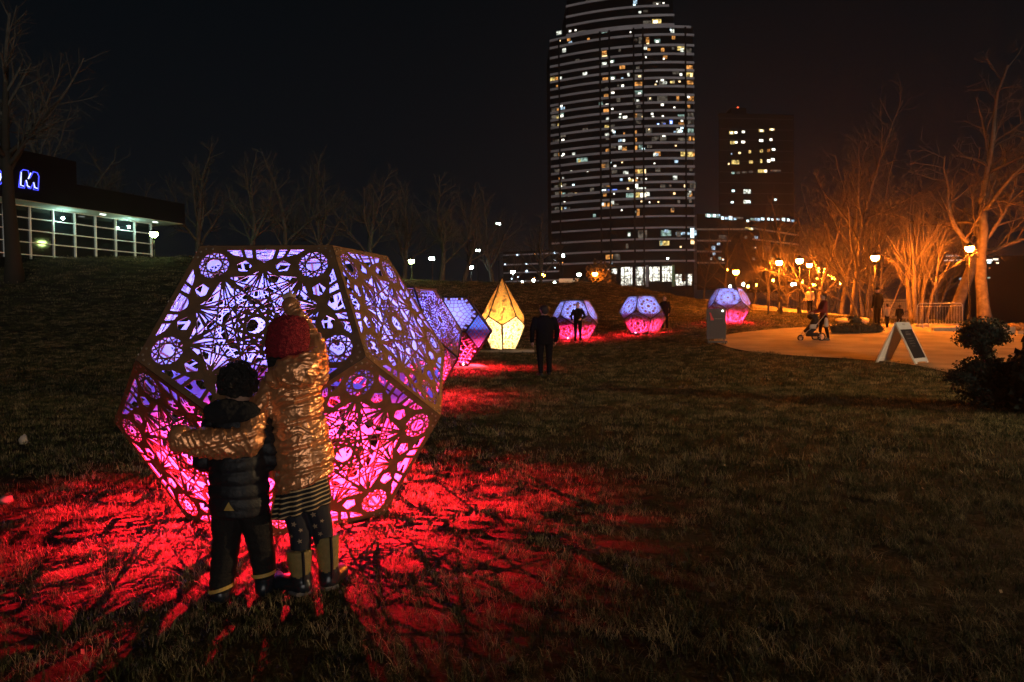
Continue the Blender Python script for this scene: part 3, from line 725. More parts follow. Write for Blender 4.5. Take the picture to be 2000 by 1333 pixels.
wins(WIN2, 1060, 300, tw, on_tower)
rnd = random.Random(77); extra = []
for i in range(95):
    r_ = rnd.choice(range(len(BY) - 5)); px = rnd.choice([1102, 1120, 1150, 1186, 1200, 1215, 1232, 1250, 1268, 1285, 1300, 1318, 1332, 1349]) + rnd.uniform(-5, 5); y = BY[r_] + rnd.uniform(5.5, 9.5)
    c = rnd.choice('dddddoowwcgWWWCO'); sz = (rnd.uniform(9, 16), rnd.uniform(9, 13)) if c in 'WCO' else (rnd.uniform(16, 44), rnd.uniform(18, 34)); extra.append('%.0f %.0f %.0f %.0f %s' % ((px - 1060) * 4, y * 4, sz[0], sz[1], c))
wins(';'.join(extra), 1060, 0, tw, on_tower)
LOBBY = []
def on_tower_strip(p0, p1, py):
    f = arc(p0, p1, 8, -0.32); z = zf(py); return [(p.x - TO.x, p.y - TO.y, z - 0.12 - TO.z) for p in f] + [(p.x - TO.x, p.y - TO.y, z + 0.12 - TO.z) for p in reversed(f)]
# bright lobby at the foot
M_lobby = window_glow('lobby_light', (1.0, 0.98, 0.82), 1.5); M_lobby2 = glow('lobby_lamp', (1.0, 1.0, 0.92), 2.6)
for px, py, w_, h_ in ((1226, 541, 24, 36), (1251, 541, 24, 36), (1280, 537, 22, 28), (1303, 537, 20, 30), (1336, 545, 32, 14), (1336, 556, 30, 8), (1200, 531, 12, 10), (1186, 531, 10, 9), (1173, 537, 10, 8)):
    mb = MB(); mb.poly(on_tower(px, py, w_, h_)); mb.build('lobby_window', M_lobby, tw)
for px in (1217, 1232, 1241, 1254, 1274, 1283, 1292, 1301):
    mb = MB(); mb.poly([Vector(p) - Vector((0, 0.05, 0)) for p in on_tower(px, 532, 5, 10)]); mb.build('lobby_lamp', M_lobby2, tw)
for px, mm in ((1264, M_slab), (1315, mat('green_column', (0.25, 0.45, 0.22), 0.7)), (1238, M_darkwall), (1291, M_darkwall)):  # one column has a plain green base colour
    a = tower_x(px, -1.0); mb = MB(); mb.box((a.x - 0.5 - TO.x, a.y - TO.y, zf(562) - TO.z), (a.x + 0.5 - TO.x, a.y + 0.8 - TO.y, zf(520) - TO.z)); mb.build('column', mm, tw)

for px, s_, v, lab in ((1228, 0.36, 1, 'small bare tree in front of the bright lobby, leftmost of three'), (1249, 0.42, 2, 'small bare tree in front of the bright lobby, middle of three'), (1287, 0.34, 3, 'small bare tree in front of the bright lobby, rightmost of three')): LOBBY.append((px, s_, v, lab))
for px in (1220, 1232, 1244, 1256, 1275, 1286, 1298, 1309, 1326, 1344):
    a = tower_x(px, -0.3); mb = MB(); mb.box((a.x - 0.12 - TO.x, a.y - 0.15 - TO.y, zf(562) - TO.z), (a.x + 0.12 - TO.x, a.y + 0.15 - TO.y, zf(521) - TO.z)); mb.build('lobby_mullion', M_darkwall, tw)
a = tower_x(1214, -0.3); c = tower_x(1356, -0.3)
for y in (531, 545): mb = MB(); mb.poly(on_tower_strip(1214, 1356, y)); mb.build('lobby_transom', M_darkwall, tw)
def slab_wall(d0, px0, d1, px1):
    A = Vector(((px0 - 1000) / F * d0, d0)); B = Vector(((px1 - 1000) / F * d1, d1))
    def at_px(px, proud=0.06):
        k = (px - 1000) / F; t = (k * A.y - A.x) / ((B.x - A.x) - k * (B.y - A.y)); p = A + (B - A) * t; return Vector((p.x, p.y - proud))
    return A, B, at_px
def wall_fn(at_px, org):
    def f(px, py, w_, h_):
        a, c = at_px(px - w_ / 2), at_px(px + w_ / 2); d = (a.y + c.y) / 2; z = EYE + (625 - py) / F * d; hh = h_ / F * d / 2
        return [(a.x - org.x, a.y - org.y, z - hh - org.z), (c.x - org.x, c.y - org.y, z - hh - org.z), (c.x - org.x, c.y - org.y, z + hh - org.z), (a.x - org.x, a.y - org.y, z + hh - org.z)]
    return f
def block(name, label, cat, d0, px0, d1, px1, ytop, ybot, deep, m_, group=None):
    A, B, ap_ = slab_wall(d0, px0, d1, px1); org = Vector((A.x, A.y, EYE + (625 - ybot) / F * d0)); r = thing(name, label, cat, org)
    h = (ybot - ytop) / F * d0; P = [Vector((0, 0)), B - A, B - A + B.normalized() * deep, A.normalized() * deep]; b = MB()
    b.v = [(p.x, p.y, z) for z in (0, h) for p in P]
    for i in range(4): b.face((i, (i + 1) % 4, 4 + (i + 1) % 4, 4 + i))
    b.face((4, 5, 6, 7)); b.face((3, 2, 1, 0)); b.build('block', m_, r)
    return r, org, ap_, wall_fn(ap_, org)
ow, oo, oap, owall = block('office_tower', 'dark office tower with rows of small yellow windows and a red beacon', 'tower', 332, 1405, 336, 1551, 224, 566, 40, M_darkwall)
mb = MB(); a = oap(1437); c = oap(1466); zt = EYE + (625 - 224) / F * 333 - oo.z
mb.box((a.x - oo.x, a.y - oo.y + 6, zt), (c.x - oo.x, a.y - oo.y + 16, zt + 3.9)); mb.build('roof_house', M_darkwall, ow)
mb = MB(); a = oap(1453); mb.tube([(a.x - oo.x, a.y - oo.y + 8, zt + 3.9), (a.x - oo.x, a.y - oo.y + 8, zt + 4.4)], 0.15, 6); mb.ball((a.x - oo.x, a.y - oo.y + 8, zt + 4.7), 0.42, 8, 6); mb.build('beacon', glow('red_beacon', (1.0, 0.10, 0.03), 3.0), ow)
for i in range(9):
    y = 236 + i * 20.6; p = [Vector(q) for q in owall(1478, y, 143, 1.2)]; mb = MB(); mb.poly(p); mb.build('floor_line', mat('dark_spandrel', (0.035, 0.034, 0.036), 0.7) if i == 0 else bpy.data.materials['dark_spandrel'], ow)
wins("1480 1050 34 26 y;1480 1050 16 14 W;1514 1048 22 16 W;1572 1044 22 16 W;1712 1036 40 22 y;1712 1036 20 14 W;1795 1028 40 16 y;1795 1028 20 12 W;1488 1126 36 26 y;1516 1124 20 16 W;1570 1122 28 18 W;1710 1112 30 18 W;1786 1106 20 18 W;1480 1212 10 10 c;1542 1206 18 14 O;1622 1198 18 22 y;1712 1192 24 22 y;1768 1190 20 22 o;1806 1182 26 16 W;1510 1276 60 32 y;1458 1290 12 14 O;1630 1276 28 22 y;1710 1270 16 28 y;1768 1270 24 22 W;1800 1260 28 20 W", 1060, 0, ow, owall)
wins("1490 160 26 16 g;1530 158 30 16 d;1580 155 40 14 d;1630 152 30 14 d;1720 148 70 24 y;1745 148 18 20 W;1820 145 80 12 d;1492 298 22 16 C;1600 304 56 32 w;1484 386 22 14 C;1600 384 56 26 w;1612 384 24 14 C;1820 370 18 14 C", 1060, 300, ow, owall)
pw, po, pap, pwall = block('podium_building', 'low curved podium wing beside the tower with a row of white lights under its roof', 'building', 304, 1362, 332, 1562, 418, 562, 20, M_darkwall)
M_orangeband = mat('tan_stone_band', (0.36, 0.30, 0.24), 0.8)
for px0, px1, y0, y1 in ((1362, 1462, 448, 449), (1470, 1560, 447, 462), (1362, 1428, 470, 471), (1470, 1560, 468, 480), (1362, 1410, 491, 492), (1362, 1420, 513, 514)):
    A, B = pap(px0, 0.35), pap(px1, 0.35); mb = MB(); za = EYE + (625 - y0) / F * A.y - po.z; zb = EYE + (625 - y1) / F * B.y - po.z
    for (p, z) in ((A, za), (B, zb)):
        for dy, dz in ((0, -0.35), (0, 0.35), (0.5, 0.35), (0.5, -0.35)): mb.v.append((p.x - po.x, p.y + dy - po.y, z + dz))
    for k in range(4): mb.face((k, (k + 1) % 4, 4 + (k + 1) % 4, 4 + k))
    mb.face((3, 2, 1, 0)); mb.face((4, 5, 6, 7)); mb.build('stone_band', M_orangeband, pw)
wins("1330 488 110 26 g;1300 488 24 22 C;1345 488 22 20 C;1380 486 18 18 c;1408 508 20 22 C;1440 510 30 18 c;1470 508 26 30 C;1505 514 22 18 c;1540 508 60 14 d;1604 532 18 16 C;1640 520 30 18 g;1680 522 40 22 c;1720 518 26 18 C;1766 520 18 20 C;1796 524 16 16 C;1840 522 26 16 c;1882 524 24 24 C;1920 528 18 20 C;1952 536 30 18 c;1615 592 60 18 y;1640 592 18 12 W;1410 655 60 30 d;1590 660 20 22 d;1668 660 26 18 c;1376 708 24 18 c;1336 738 28 30 c;1342 786 22 18 c;1384 820 22 22 g;1320 822 14 20 w;1412 830 14 14 W;1660 740 14 10 w;1755 742 60 28 d;1650 826 18 18 g;1788 824 14 18 g", 1060, 300, pw, pwall)

gr, go_, gap, gwall = block('parking_garage', 'low parking garage beyond the lawn with rows of bluish ceiling lights', 'building', 236, 984, 230, 1094, 488, 566, 30, M_darkwall)
for y in (493, 512, 528, 545):
    mb = MB(); mb.poly([Vector(p) - Vector((0, 0.3, 0)) for p in gwall(1039, y, 108, 2.5)]); mb.build('deck_edge', M_slab, gr)
mb0 = {'c': glow('blue_white_lamp', (0.62, 0.84, 1.0), 3.5), 'o': glow('amber_lamp', (1.0, 0.40, 0.08), 2.5)}
for x, y, r, c in ((288, 218, 11, 'c'), (472, 222, 13, 'c'), (578, 204, 13, 'c'), (193, 289, 10, 'c'), (358, 291, 12, 'c'), (470, 279, 14, 'c'), (578, 262, 13, 'c'), (360, 343, 15, 'c'), (474, 335, 13, 'c'), (580, 321, 10, 'c'), (292, 389, 10, 'c'), (243, 402, 10, 'c'), (288, 447, 14, 'c'), (480, 442, 15, 'c'), (425, 212, 8, 'o'), (640, 282, 9, 'o'), (420, 396, 8, 'o')):
    px, py = 940 + x / 4, 440 + y / 4
    if px < 986: px = 988
    q = [Vector(p) for p in gwall(px, py, r / 2.4, r / 2.8)]; ctr = sum(q, Vector()) / 4; mb = MB(); mb.ball(ctr + Vector((0, -0.7, 0)), r / 8 / F * 232, 8, 6); mb.build('ceiling_light', mb0[c], gr)

# waterfront building across the river
wf, wfo, wfa, wfw = block('waterfront_building', 'long dark building across the river with strings of white lights', 'building', 420, 1800, 420, 2140, 506, 640, 30, M_darkwall)
wins("1640 60 100 12 w;1640 95 140 10 w;1820 116 40 10 W;1850 108 14 10 W;1876 106 40 10 C;1920 98 60 14 W;1925 116 30 12 C;1972 92 50 12 W;1990 120 20 10 W;1715 240 50 16 c;1720 298 70 34 g;1906 234 60 12 g;1930 160 8 8 o;1990 122 10 10 O", 1450, 490, wf, wfw)

# ------------------------------------------------------------------ glass pavilion at the left
PA = Vector(((65 - 1000) / F * 44, 44)); PB = Vector(((300 - 1000) / F * 52, 52)); pd = (PB - PA).normalized(); pn = Vector((pd.y, -pd.x))
def pav(px):
    k = (px - 1000) / F; t = (k * PA.y - PA.x) / ((PB.x - PA.x) - k * (PB.y - PA.y)); return (PB - PA).length * t
zT = at(62, 404, 44).z; zB = at(67, 507, 44).z
pv = thing('glass_pavilion', 'dark pavilion with a white-mullioned glass wall and a lit soffit on the hill at left', 'building', (PA.x, PA.y, zB), math.atan2(pd.y, pd.x))
Hh = zT - zB; M_mull = mat('white_mullion', (0.72, 0.75, 0.74), 0.45); M_pane = mat('night_glass', (0.008, 0.012, 0.014), 0.08, spec=0.5); M_soff = mat('white_soffit', (0.55, 0.60, 0.56), 0.7)
xsm = [-7.4, -6.0, -4.6, pav(14)] + [pav(p) for p in (65, 110, 152, 192, 231, 268, 300)]
for x in xsm:
    mb = MB(); mb.box((x - 0.035, -0.07, 0), (x + 0.035, 0.07, Hh)); mb.build('mullion', M_mull, pv)
zs = [Hh * f for f in (0.085, 0.32, 0.55, 0.78, 1.0)]
for z in zs:
    mb = MB(); mb.box((-7.4, -0.055, z - 0.025), (xsm[-1], 0.055, z + 0.025)); mb.build('transom', M_mull, pv)
zz = [0] + zs
for i in range(len(xsm) - 1):
    for j in range(5):
        mb = MB(); mb.box((xsm[i] + 0.036, 0.075, zz[j] + 0.026), (xsm[i + 1] - 0.036, 0.09, zz[j + 1] - 0.026)); mb.build('pane', M_pane, pv)
mb = MB(); mb.box((-7.6, -1.7, Hh + 0.03), (xsm[-1] + 1.3, 6, Hh + 0.12)); mb.build('soffit', M_soff, pv)
mb = MB(); mb.box((-7.7, -1.78, Hh + 0.06), (pav(120), -1.702, Hh + 2.9)); mb.box((pav(120) + 0.002, -1.78, Hh + 0.06), (xsm[-1] + 1.4, -1.702, Hh + 1.5)); mb.build('fascia', M_darkwall, pv)
mb = MB(); mb.box((-7.6, -1.7, Hh + 0.13), (xsm[-1] + 1.2, 6, Hh + 1.4)); mb.build('roof', M_darkwall, pv)
mb = MB(); mb.box((-7.6, -0.4, -2.5), (xsm[-1] + 0.2, 6, -0.01)); mb.build('plinth', M_darkwall, pv)
mb = MB(); mb.box((-7.6, 5.9, 0), (xsm[-1] + 0.2, 6.0, Hh)); mb.build('back_wall', M_darkwall, pv)
M_pend = glow('pendant_glow', (0.55, 1.0, 0.80), 150)
for px in (120, 248):
    x = pav(px); mb = MB(); mb.tube([(x, -0.45, Hh + 0.03), (x, -0.45, Hh - 0.42)], 0.012, 5); mb.build('pendant_rod', M_black, pv)
    mb = MB(); mb.ball((x, -0.45, Hh - 0.5), 0.085, 10, 7); mb.build('pendant_lamp', M_pend, pv)
for px in (188, 290):
    x = pav(px); mb = MB(); mb.box((x - 0.16, -1.0, Hh + 0.0), (x + 0.16, -0.85, Hh + 0.029)); mb.build('downlight', glow('downlight_glow', (0.9, 1.0, 0.9), 5), pv)
M_neon = glow('blue_neon', (0.06, 0.07, 1.0), 2.2); M_neonw = glow('white_neon_core', (0.45, 0.50, 1.0), 2.6)
def letter(x, z, h, loops, strokes, lab):
    r = thing('sign_letter', lab, 'sign', (0, 0, 0)); Mx = pv.matrix_basis if False else (Matrix.Translation((PA.x, PA.y, zB)) @ Matrix.Rotation(math.atan2(pd.y, pd.x), 4, 'Z')); r.matrix_world = Mx @ Matrix.Translation((x, -1.80, z))
    for nm, LL, rad, mm, cl in (('neon_outline', loops, 0.024, M_neon, True), ('neon_stroke', strokes, 0.030, M_neonw, False)):
        for P in LL:
            pts = [(p[0] * h, -0.06, p[1] * h) for p in P]; mb = MB(); mb.tube(pts + ([pts[0]] if cl else []), rad, 6, 0, not cl); mb.build(nm, mm, r)
    return r
def wp(px, py):
    """point on the fascia plane: along the wall and up"""
    A = PA + pn * 1.8; k = (px - 1000) / F; t = (k * A.y - A.x) / (pd.x - k * pd.y); q = A + pd * t; return t, at(px, py, q.y).z - zB
x0, z0 = wp(44, 366); x1, z1 = wp(80, 337); hM = z1 - z0; wM = (x1 - x0) / hM
Mo = [(0, 0), (.30, 0), (.36, .42), (.50, .02), (.62, .02), (.80, .40), (.78, 0), (1.04, 0), (1.10, .8), (1.02, .97), (.80, 1.0), (.62, .60), (.52, 1.0), (.26, 1.0), (.12, .86)]
letter(x0, z0, hM, [[(p[0] * wM, p[1]) for p in Mo]], [[(.14 * wM, .85), (.10 * wM, .12), (.26 * wM, .1)], [(.66 * wM, .9), (.52 * wM, .55)], [(.40 * wM, .45), (.46 * wM, .14), (.58 * wM, .1)], [(.80 * wM, .4), (.86 * wM, .12), (1.0 * wM, .1)]], 'blue neon letter M on the dark fascia above the glass wall')
x0, z0 = wp(-24, 360); x1, z1 = wp(14, 330)
el = lambda cx, cy, rx, ry: [(cx + rx * math.cos(2 * PI * k / 16), cy + ry * math.sin(2 * PI * k / 16)) for k in range(16)]
wO = (x1 - x0) / hM
letter(x0, z0, hM, [el(wO * .5, .5, wO * .5, .5), el(wO * .5, .5, wO * .24, .26)], [[(wO * .86, .72), (wO * .88, .5), (wO * .8, .3)]], 'blue neon round letter cut by the left edge of the picture')

# ------------------------------------------------------------------ street lamps
GL = {'warm': glow('warm_globe', (1.0, 0.66, 0.32), 5000), 'amber': glow('sodium_globe', (1.0, 0.205, 0.012), 2900), 'amber2': glow('sodium_globe_far', (1.0, 0.22, 0.016), 260), 'green': glow('mercury_globe', (0.72, 1.0, 0.30), 95), 'white': glow('white_globe', (0.80, 1.0, 0.88), 40)}
def lamp(px, py, d, kind, label, r=0.17, gp='globe street lamps along the path and lawn', base_py=None, pole=True):
    g0 = G(px, d); top = at(px, py, d).z
    if d > 70: g0.z = min(g0.z, top - 3.0)
    t = thing('street_lamp', label, 'street lamp', g0, 0, gp); h = top - g0.z
    if pole:
        b = MB(); b.lathe([(0.13, 0), (0.13, 0.12), (0.09, 0.18), (0.075, 0.55), (0.05, 0.62)], 10); b.build('base', M_black, t, True)
        b = MB(); b.tube([(0, 0, 0.6), (0, 0, h - r - 0.12)], [0.045, 0.035], 8); b.build('post', M_black, t, True)
        b = MB(); b.lathe([(0.035, h - r - 0.12), (0.09, h - r - 0.06), (0.10, h - r * 0.95), (0.001, h - r * 0.95)], 10); b.build('collar', M_black, t)
        b = MB(); b.lathe([(r * 1.05, h + r * 0.30), (r * 1.02, h + r * 0.42), (r * 0.80, h + r * 0.80), (0.05, h + r + 0.05), (0.012, h + r + 0.10), (0.001, h + r + 0.13)], 12); b.build('cap', M_black, t, True)
    b = MB(); b.lathe([(r * math.cos(a) * 1.0, h + r * math.sin(a)) for a in [(-70 + 160 * k / 7) * PI / 180 for k in range(8)]], 12); b.build('globe', GL[kind], t, True)
    return t
lamp(1893, 485, 32.5, 'amber', 'amber globe street lamp against the big bare tree at far right', 0.17)
lamp(1709, 503, 33.5, 'amber', 'amber globe street lamp beside the dark-clad adult at the plaza edge', 0.17)
lamp(1522, 513, 47, 'amber', 'amber street lamp, left one of the close trio over the path', 0.20)
lamp(1562, 509, 45, 'amber', 'amber street lamp, middle and brightest of the trio over the path', 0.21)
lamp(1581, 518, 55, 'amber', 'amber street lamp, right one of the close trio over the path', 0.20)
lamp(1602, 529, 78, 'amber2', 'small far amber lamp, left of the distant cluster down the path', 0.24)
lamp(1612, 532, 82, 'amber2', 'small far amber lamp, lowest of the distant cluster down the path', 0.26)
lamp(1614, 526, 88, 'amber2', 'small far amber lamp, highest of the distant cluster down the path', 0.24)
lamp(1629, 543, 76, 'amber2', 'lone far amber lamp right of the distant cluster down the path', 0.22)
for px, py, d, lab in ((1597, 524, 96, 'tiny far amber lamp high left of the distant cluster'), (1606, 546, 90, 'tiny far amber lamp low left of the distant cluster'), (1621, 538, 98, 'tiny far amber lamp inside the distant cluster at its right'), (1590, 556, 84, 'tiny far amber lamp low beside the middle trio post'), (1640, 553, 92, 'tiny far amber lamp at the far right end of the distant lamps')): lamp(px, py, d, 'amber2', lab, 0.22)
lamp(1438, 531, 62, 'amber2', 'amber lamp above the farthest glowing dodecahedron', 0.28)
lamp(1060, 537, 95, 'amber2', 'amber lamp with a red flare right of the crystal tip', 0.38)
lamp(1163, 535, 95, 'amber2', 'amber lamp beside the round tree at the foot of the tower', 0.34)
lamp(305, 457, 46, 'green', 'yellow-green globe lamp at the right end of the glass pavilion', 0.24)
lamp(806, 510, 60, 'green', 'yellow-green globe lamp under the trees right of the largest dodecahedron', 0.24)
lamp(922, 522, 80, 'white', 'white globe lamp under the trees left of the crystal tip', 0.24)
lamp(1003, 531, 90, 'white', 'white globe lamp just right of the crystal tip', 0.28)
lamp(1132, 536, 100, 'white', 'bluish white lamp in front of the lit kiosk', 0.30)
lamp(1305, 505, 190, 'white', 'tall white car park lamp in front of the tower lobby', 0.26)
lw_ = lamp(3000, 420, 12.0, 'warm', 'street lamp that stands outside the picture at right and lights the lawn', 0.15, None); lw_.location = (13.5, 5.0, 0)
for px, py, d, lab in ((976, 438, 115, 'highest white floodlight on a tall pole above the trees'), (935, 490, 112, 'white floodlight on a pole left of the crystal'), (846, 506, 90, 'small leaning white lamp on a thin pole among the trees')):
    g0 = G(px, d); z1 = at(px, py, d).z; t = thing('floodlight', lab, 'floodlight', g0)
    b = MB(); b.tube([(0, 0, 0), (0, 0, z1 - g0.z)], 0.07, 6); b.build('post', M_black, t)
    b = MB(); b.box((-0.34, -0.28, z1 - g0.z - 0.14), (0.34, -0.22, z1 - g0.z + 0.16)); b.build('lens', GL['white'], t)
    b = MB(); b.box((-0.38, -0.215, z1 - g0.z - 0.18), (0.38, 0.1, z1 - g0.z + 0.2)); b.build('housing', M_black, t)
FARL = ['left of two close tiny white lights under the lamp trio', 'right of two close tiny white lights under the lamp trio', 'tiny white light right beside the post of the middle trio lamp', 'tiny amber light low between the trio and the distant lamp cluster', 'tiny white light just right of the lamp over the farthest dodecahedron',
        'tiny amber light low right of the farthest dodecahedron', 'tiny amber light upper left of the lamp over the farthest dodecahedron', 'tiny white light just above the farthest dodecahedron', 'tiny white light at the lower left corner of the tower', 'tiny white light left of the kiosk at its roof height', 'tiny amber light right of the amber lamp at the foot of the tower',
        'tiny white light low on the crest between crystal and kiosk, left one', 'tiny white light low on the crest between crystal and kiosk, right one', 'tiny white light low on the crest left of the crystal', 'tiny amber light below the amber tree right of the farthest dodecahedron', 'tiny amber light left of the left trio lamp post']
rnd = random.Random(12)
for i, (px, py, kd_) in enumerate(((1547, 556, 'white'), (1553, 555, 'white'), (1567, 551, 'amber2'), (1596, 546, 'amber2'), (1452, 556, 'white'), (1461, 560, 'amber2'), (1419, 527, 'amber2'), (1426, 560, 'white'), (1100, 500, 'white'), (1083, 553, 'white'), (1186, 533, 'amber2'), (1020, 552, 'white'), (1042, 548, 'white'), (958, 556, 'white'), (1478, 558, 'amber2'), (1510, 548, 'amber2'))):
    d = 130 + 6 * (i % 4); q = at(px, py, d); g0 = Vector((q.x, d, 3.0)); t = thing('distant_lamp', 'tiny %s light beyond the lawn, number of metres away unclear' % ('amber' if kd_ == 'amber2' else 'white'), 'lamp', g0, 0, 'tiny far lights beyond the lawn')
    t['label'] = FARL[i]
    b = MB(); b.tube([(0, 0, 0), (0, 0, q.z - 3.2)], 0.06, 5); b.build('post', M_black, t); b = MB(); b.ball((0, 0, q.z - 3.0), (0.24, 0.24, 0.30), 8, 6); b.build('lens', GL[kd_], t)
kb, ko, kap, kw = block('kiosk', 'small pale lit kiosk with a dark door beyond the lawn edge', 'kiosk', 104, 1093, 104, 1133, 541, 570, 4, mat('pale_kiosk_wall', (0.72, 0.74, 0.58), 0.7))
mb = MB(); mb.poly(kw(1115, 557, 9, 16)); mb.build('door', M_darkwall, kb)

# ------------------------------------------------------------------ trees
def grow(T, Cn, p, d, ln, r, lvl, mx, rnd, P):
    k = 5 if lvl < 2 else (4 if lvl < 3 else 3); pts = [Vector(p)]; rad = [r]; dirs = [d.copy()]
    for i in range(k):
        d = (d + Vector((rnd.uniform(-1, 1), rnd.uniform(-1, 1), rnd.uniform(-1, 1))) * P['wob'] + Vector((0, 0, P['up'] if lvl else 0.1))).normalized()
        pts.append(pts[-1] + d * ln / k); rad.append(r * lerp(1, P['taper'] if lvl < mx else 0.3, (i + 1) / k)); dirs.append(d.copy())
    if lvl == 0: rad[0] *= 1.35
    (T if lvl <= 1 else Cn).tube(pts, rad, (10, 7, 5, 4, 3, 3)[min(lvl, 5)], 0, lvl < 2)
    if lvl >= mx: return
    n = P['n'][lvl]
    for i in range(n):
        t = lerp(P['first'] if lvl == 0 else 0.30, 1.0, (i + rnd.random() * 0.8) / n); j = min(int(t * k), k - 1); f = t * k - j
        q = pts[j].lerp(pts[j + 1], min(f, 1)); a = math.radians(rnd.uniform(*P['ang'])); base = dirs[j + 1]; o = base.orthogonal().normalized(); o.rotate(Matrix.Rotation(rnd.uniform(0, 2 * PI) if lvl else (2.4 * i + rnd.uniform(-.4, .4)), 3, base))
        nd = (base * math.cos(a) + o * math.sin(a)).normalized()
        grow(T, Cn, q, nd, ln * P['len'] * rnd.uniform(0.7, 1.15) * (1.15 - 0.35 * t), max(rad[j] * P['rr'] * rnd.uniform(.75, 1.05), P['rmin']), lvl + 1, mx, rnd, P)
    if lvl < 2: grow(T, Cn, pts[-1], dirs[-1], ln * 0.62, rad[-1] * 0.95, lvl + 1, mx, rnd, P)
def tree_meshes(seed, H, r, mx, m_, m2, **kw):
    P = dict(wob=0.16, up=0.06, taper=0.55, n=(6, 5, 5, 4, 3), first=0.35, ang=(25, 60), len=0.62, rr=0.55, rmin=0.006); P.update(kw)
    rnd = random.Random(seed); T, Cn = MB(), MB(); grow(T, Cn, (0, 0, -0.2), Vector((P.get('lx', 0), P.get('ly', 0), 1)).normalized(), H * 0.48, r, 0, mx, rnd, P)
    return T.mesh('trunk', m_, True), Cn.mesh('crown', m2, False)
def plant(meshes, name, label, loc, rz, s, group=None):
    t = thing(name, label, 'tree', loc, rz, group); t.scale = (s, s, s); link('trunk', meshes[0], t); link('crown', meshes[1], t); return t
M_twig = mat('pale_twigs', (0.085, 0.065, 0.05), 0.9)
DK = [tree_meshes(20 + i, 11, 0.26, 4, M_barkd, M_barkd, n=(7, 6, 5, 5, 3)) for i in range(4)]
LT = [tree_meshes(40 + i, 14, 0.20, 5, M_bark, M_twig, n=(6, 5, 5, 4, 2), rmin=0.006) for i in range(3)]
tk = tree_meshes(31, 13, 0.36, 4, mat('mid_bark', (0.035, 0.033, 0.026), 0.95, bump=0.4, spec=0.05), M_barkd, n=(6, 6, 5, 5, 3), first=0.80, wob=0.04)
wood = 'dark bare trees along the crest of the lawn'
for px, d, v, rz, s, lab in ((33, 39, 4, 0.3, 1.15, 'thick-trunked dark tree in front of the pavilion at the left edge'), (395, 58, 1, 1.0, 1.0, 'dark bare tree right of the yellow-green lamp by the pavilion'), (488, 50, 2, 2.0, 0.80, 'bare forked tree rising behind the top left of the largest dodecahedron'),
        (560, 62, 3, 0.5, 1.05, 'dark bare tree behind the top edge of the largest dodecahedron'), (640, 66, 0, 4.0, 1.1, 'dark bare tree behind the top right of the largest dodecahedron'), (722, 60, 1, 2.6, 0.95, 'dark bare tree left of the yellow-green lamp on the crest'), (862, 68, 3, 5.0, 1.05, 'dark bare tree with a pale trunk between the two crest lamps'),
        (905, 74, 2, 1.4, 1.05, 'dark bare tree just left of the white lamp on the crest'), (965, 80, 0, 2.2, 1.1, 'dark bare tree directly behind the crystal tip'), (1060, 84, 1, 0.2, 0.9, 'dark bare tree left of the foot of the tower'), (230, 66, 1, 4.4, 1.2, 'dark tree towering behind the pavilion roof'), (135, 60, 2, 3.4, 1.5, 'dark tree behind the blue letter M'), (790, 78, 0, 1.2, 1.15, 'dark bare tree behind the yellow-green lamp on the crest')):
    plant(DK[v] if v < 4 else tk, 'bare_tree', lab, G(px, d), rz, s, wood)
for px, s_, v, lab in LOBBY: plant(DK[v], 'bare_tree', lab, G(px, 102), px * 0.7, s_, 'small bare trees before the lobby')
lw = 'amber-lit bare trees around the path'
for px, d, v, rz, s, lab in ((1015, 84, 0, 0.4, 0.42, 'small amber-lit tree right of the crystal tip'), (1415, 66, 1, 1.3, 0.62, 'slim amber-lit tree above the farthest glowing dodecahedron'), (1472, 66, 2, 2.2, 0.55, 'slim amber-lit tree right of the farthest glowing dodecahedron'), (1375, 74, 0, 3.0, 0.55, 'small dim tree left of the farthest glowing dodecahedron'), (1500, 60, 0, 5.5, 0.70, 'amber-lit tree left of the lamp trio'), (1545, 62, 1, 4.1, 0.95, 'amber-lit tree right behind the lamp trio'),
        (1592, 56, 2, 1.9, 1.0, 'amber-lit tree above the distant lamp cluster'), (1640, 50, 0, 2.9, 1.0, 'amber-lit tree behind the adult with the stroller'), (1668, 44, 1, 0.1, 1.0, 'amber-lit tree left of the lamp at the plaza edge'), (1735, 47, 2, 3.9, 1.0, 'amber-lit tree right behind the lamp at the plaza edge'), (1700, 60, 1, 5.2, 1.25, 'tallest amber-lit tree far behind the plaza edge'), (1850, 50, 0, 1.1, 1.05, 'dim bare tree behind the steel barrier'),
        (1620, 68, 1, 2.4, 1.2, 'far amber-lit tree right of the distant lamp cluster'), (1655, 78, 0, 0.9, 1.2, 'farthest amber-lit tree along the path')):
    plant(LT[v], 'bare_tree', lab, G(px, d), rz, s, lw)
big = tree_meshes(71, 13, 0.30, 5, M_bark, M_twig, n=(5, 5, 4, 4, 2), first=0.42, ang=(32, 70), len=0.68, rmin=0.009, wob=0.26, up=0.02, lx=0.04)
plant(big, 'bare_tree', 'big bare tree with a thick amber-lit trunk beside the far right lamp', G(1926, 34.6), 0.4, 1.0)
tr2 = tree_meshes(77, 12, 0.32, 4, M_bark, M_twig, n=(5, 5, 5, 4, 3), rmin=0.011, lx=0.10)
plant(tr2, 'bare_tree', 'leaning amber-lit tree just left of the big bare tree', G(1862, 38), 0.0, 1.0)
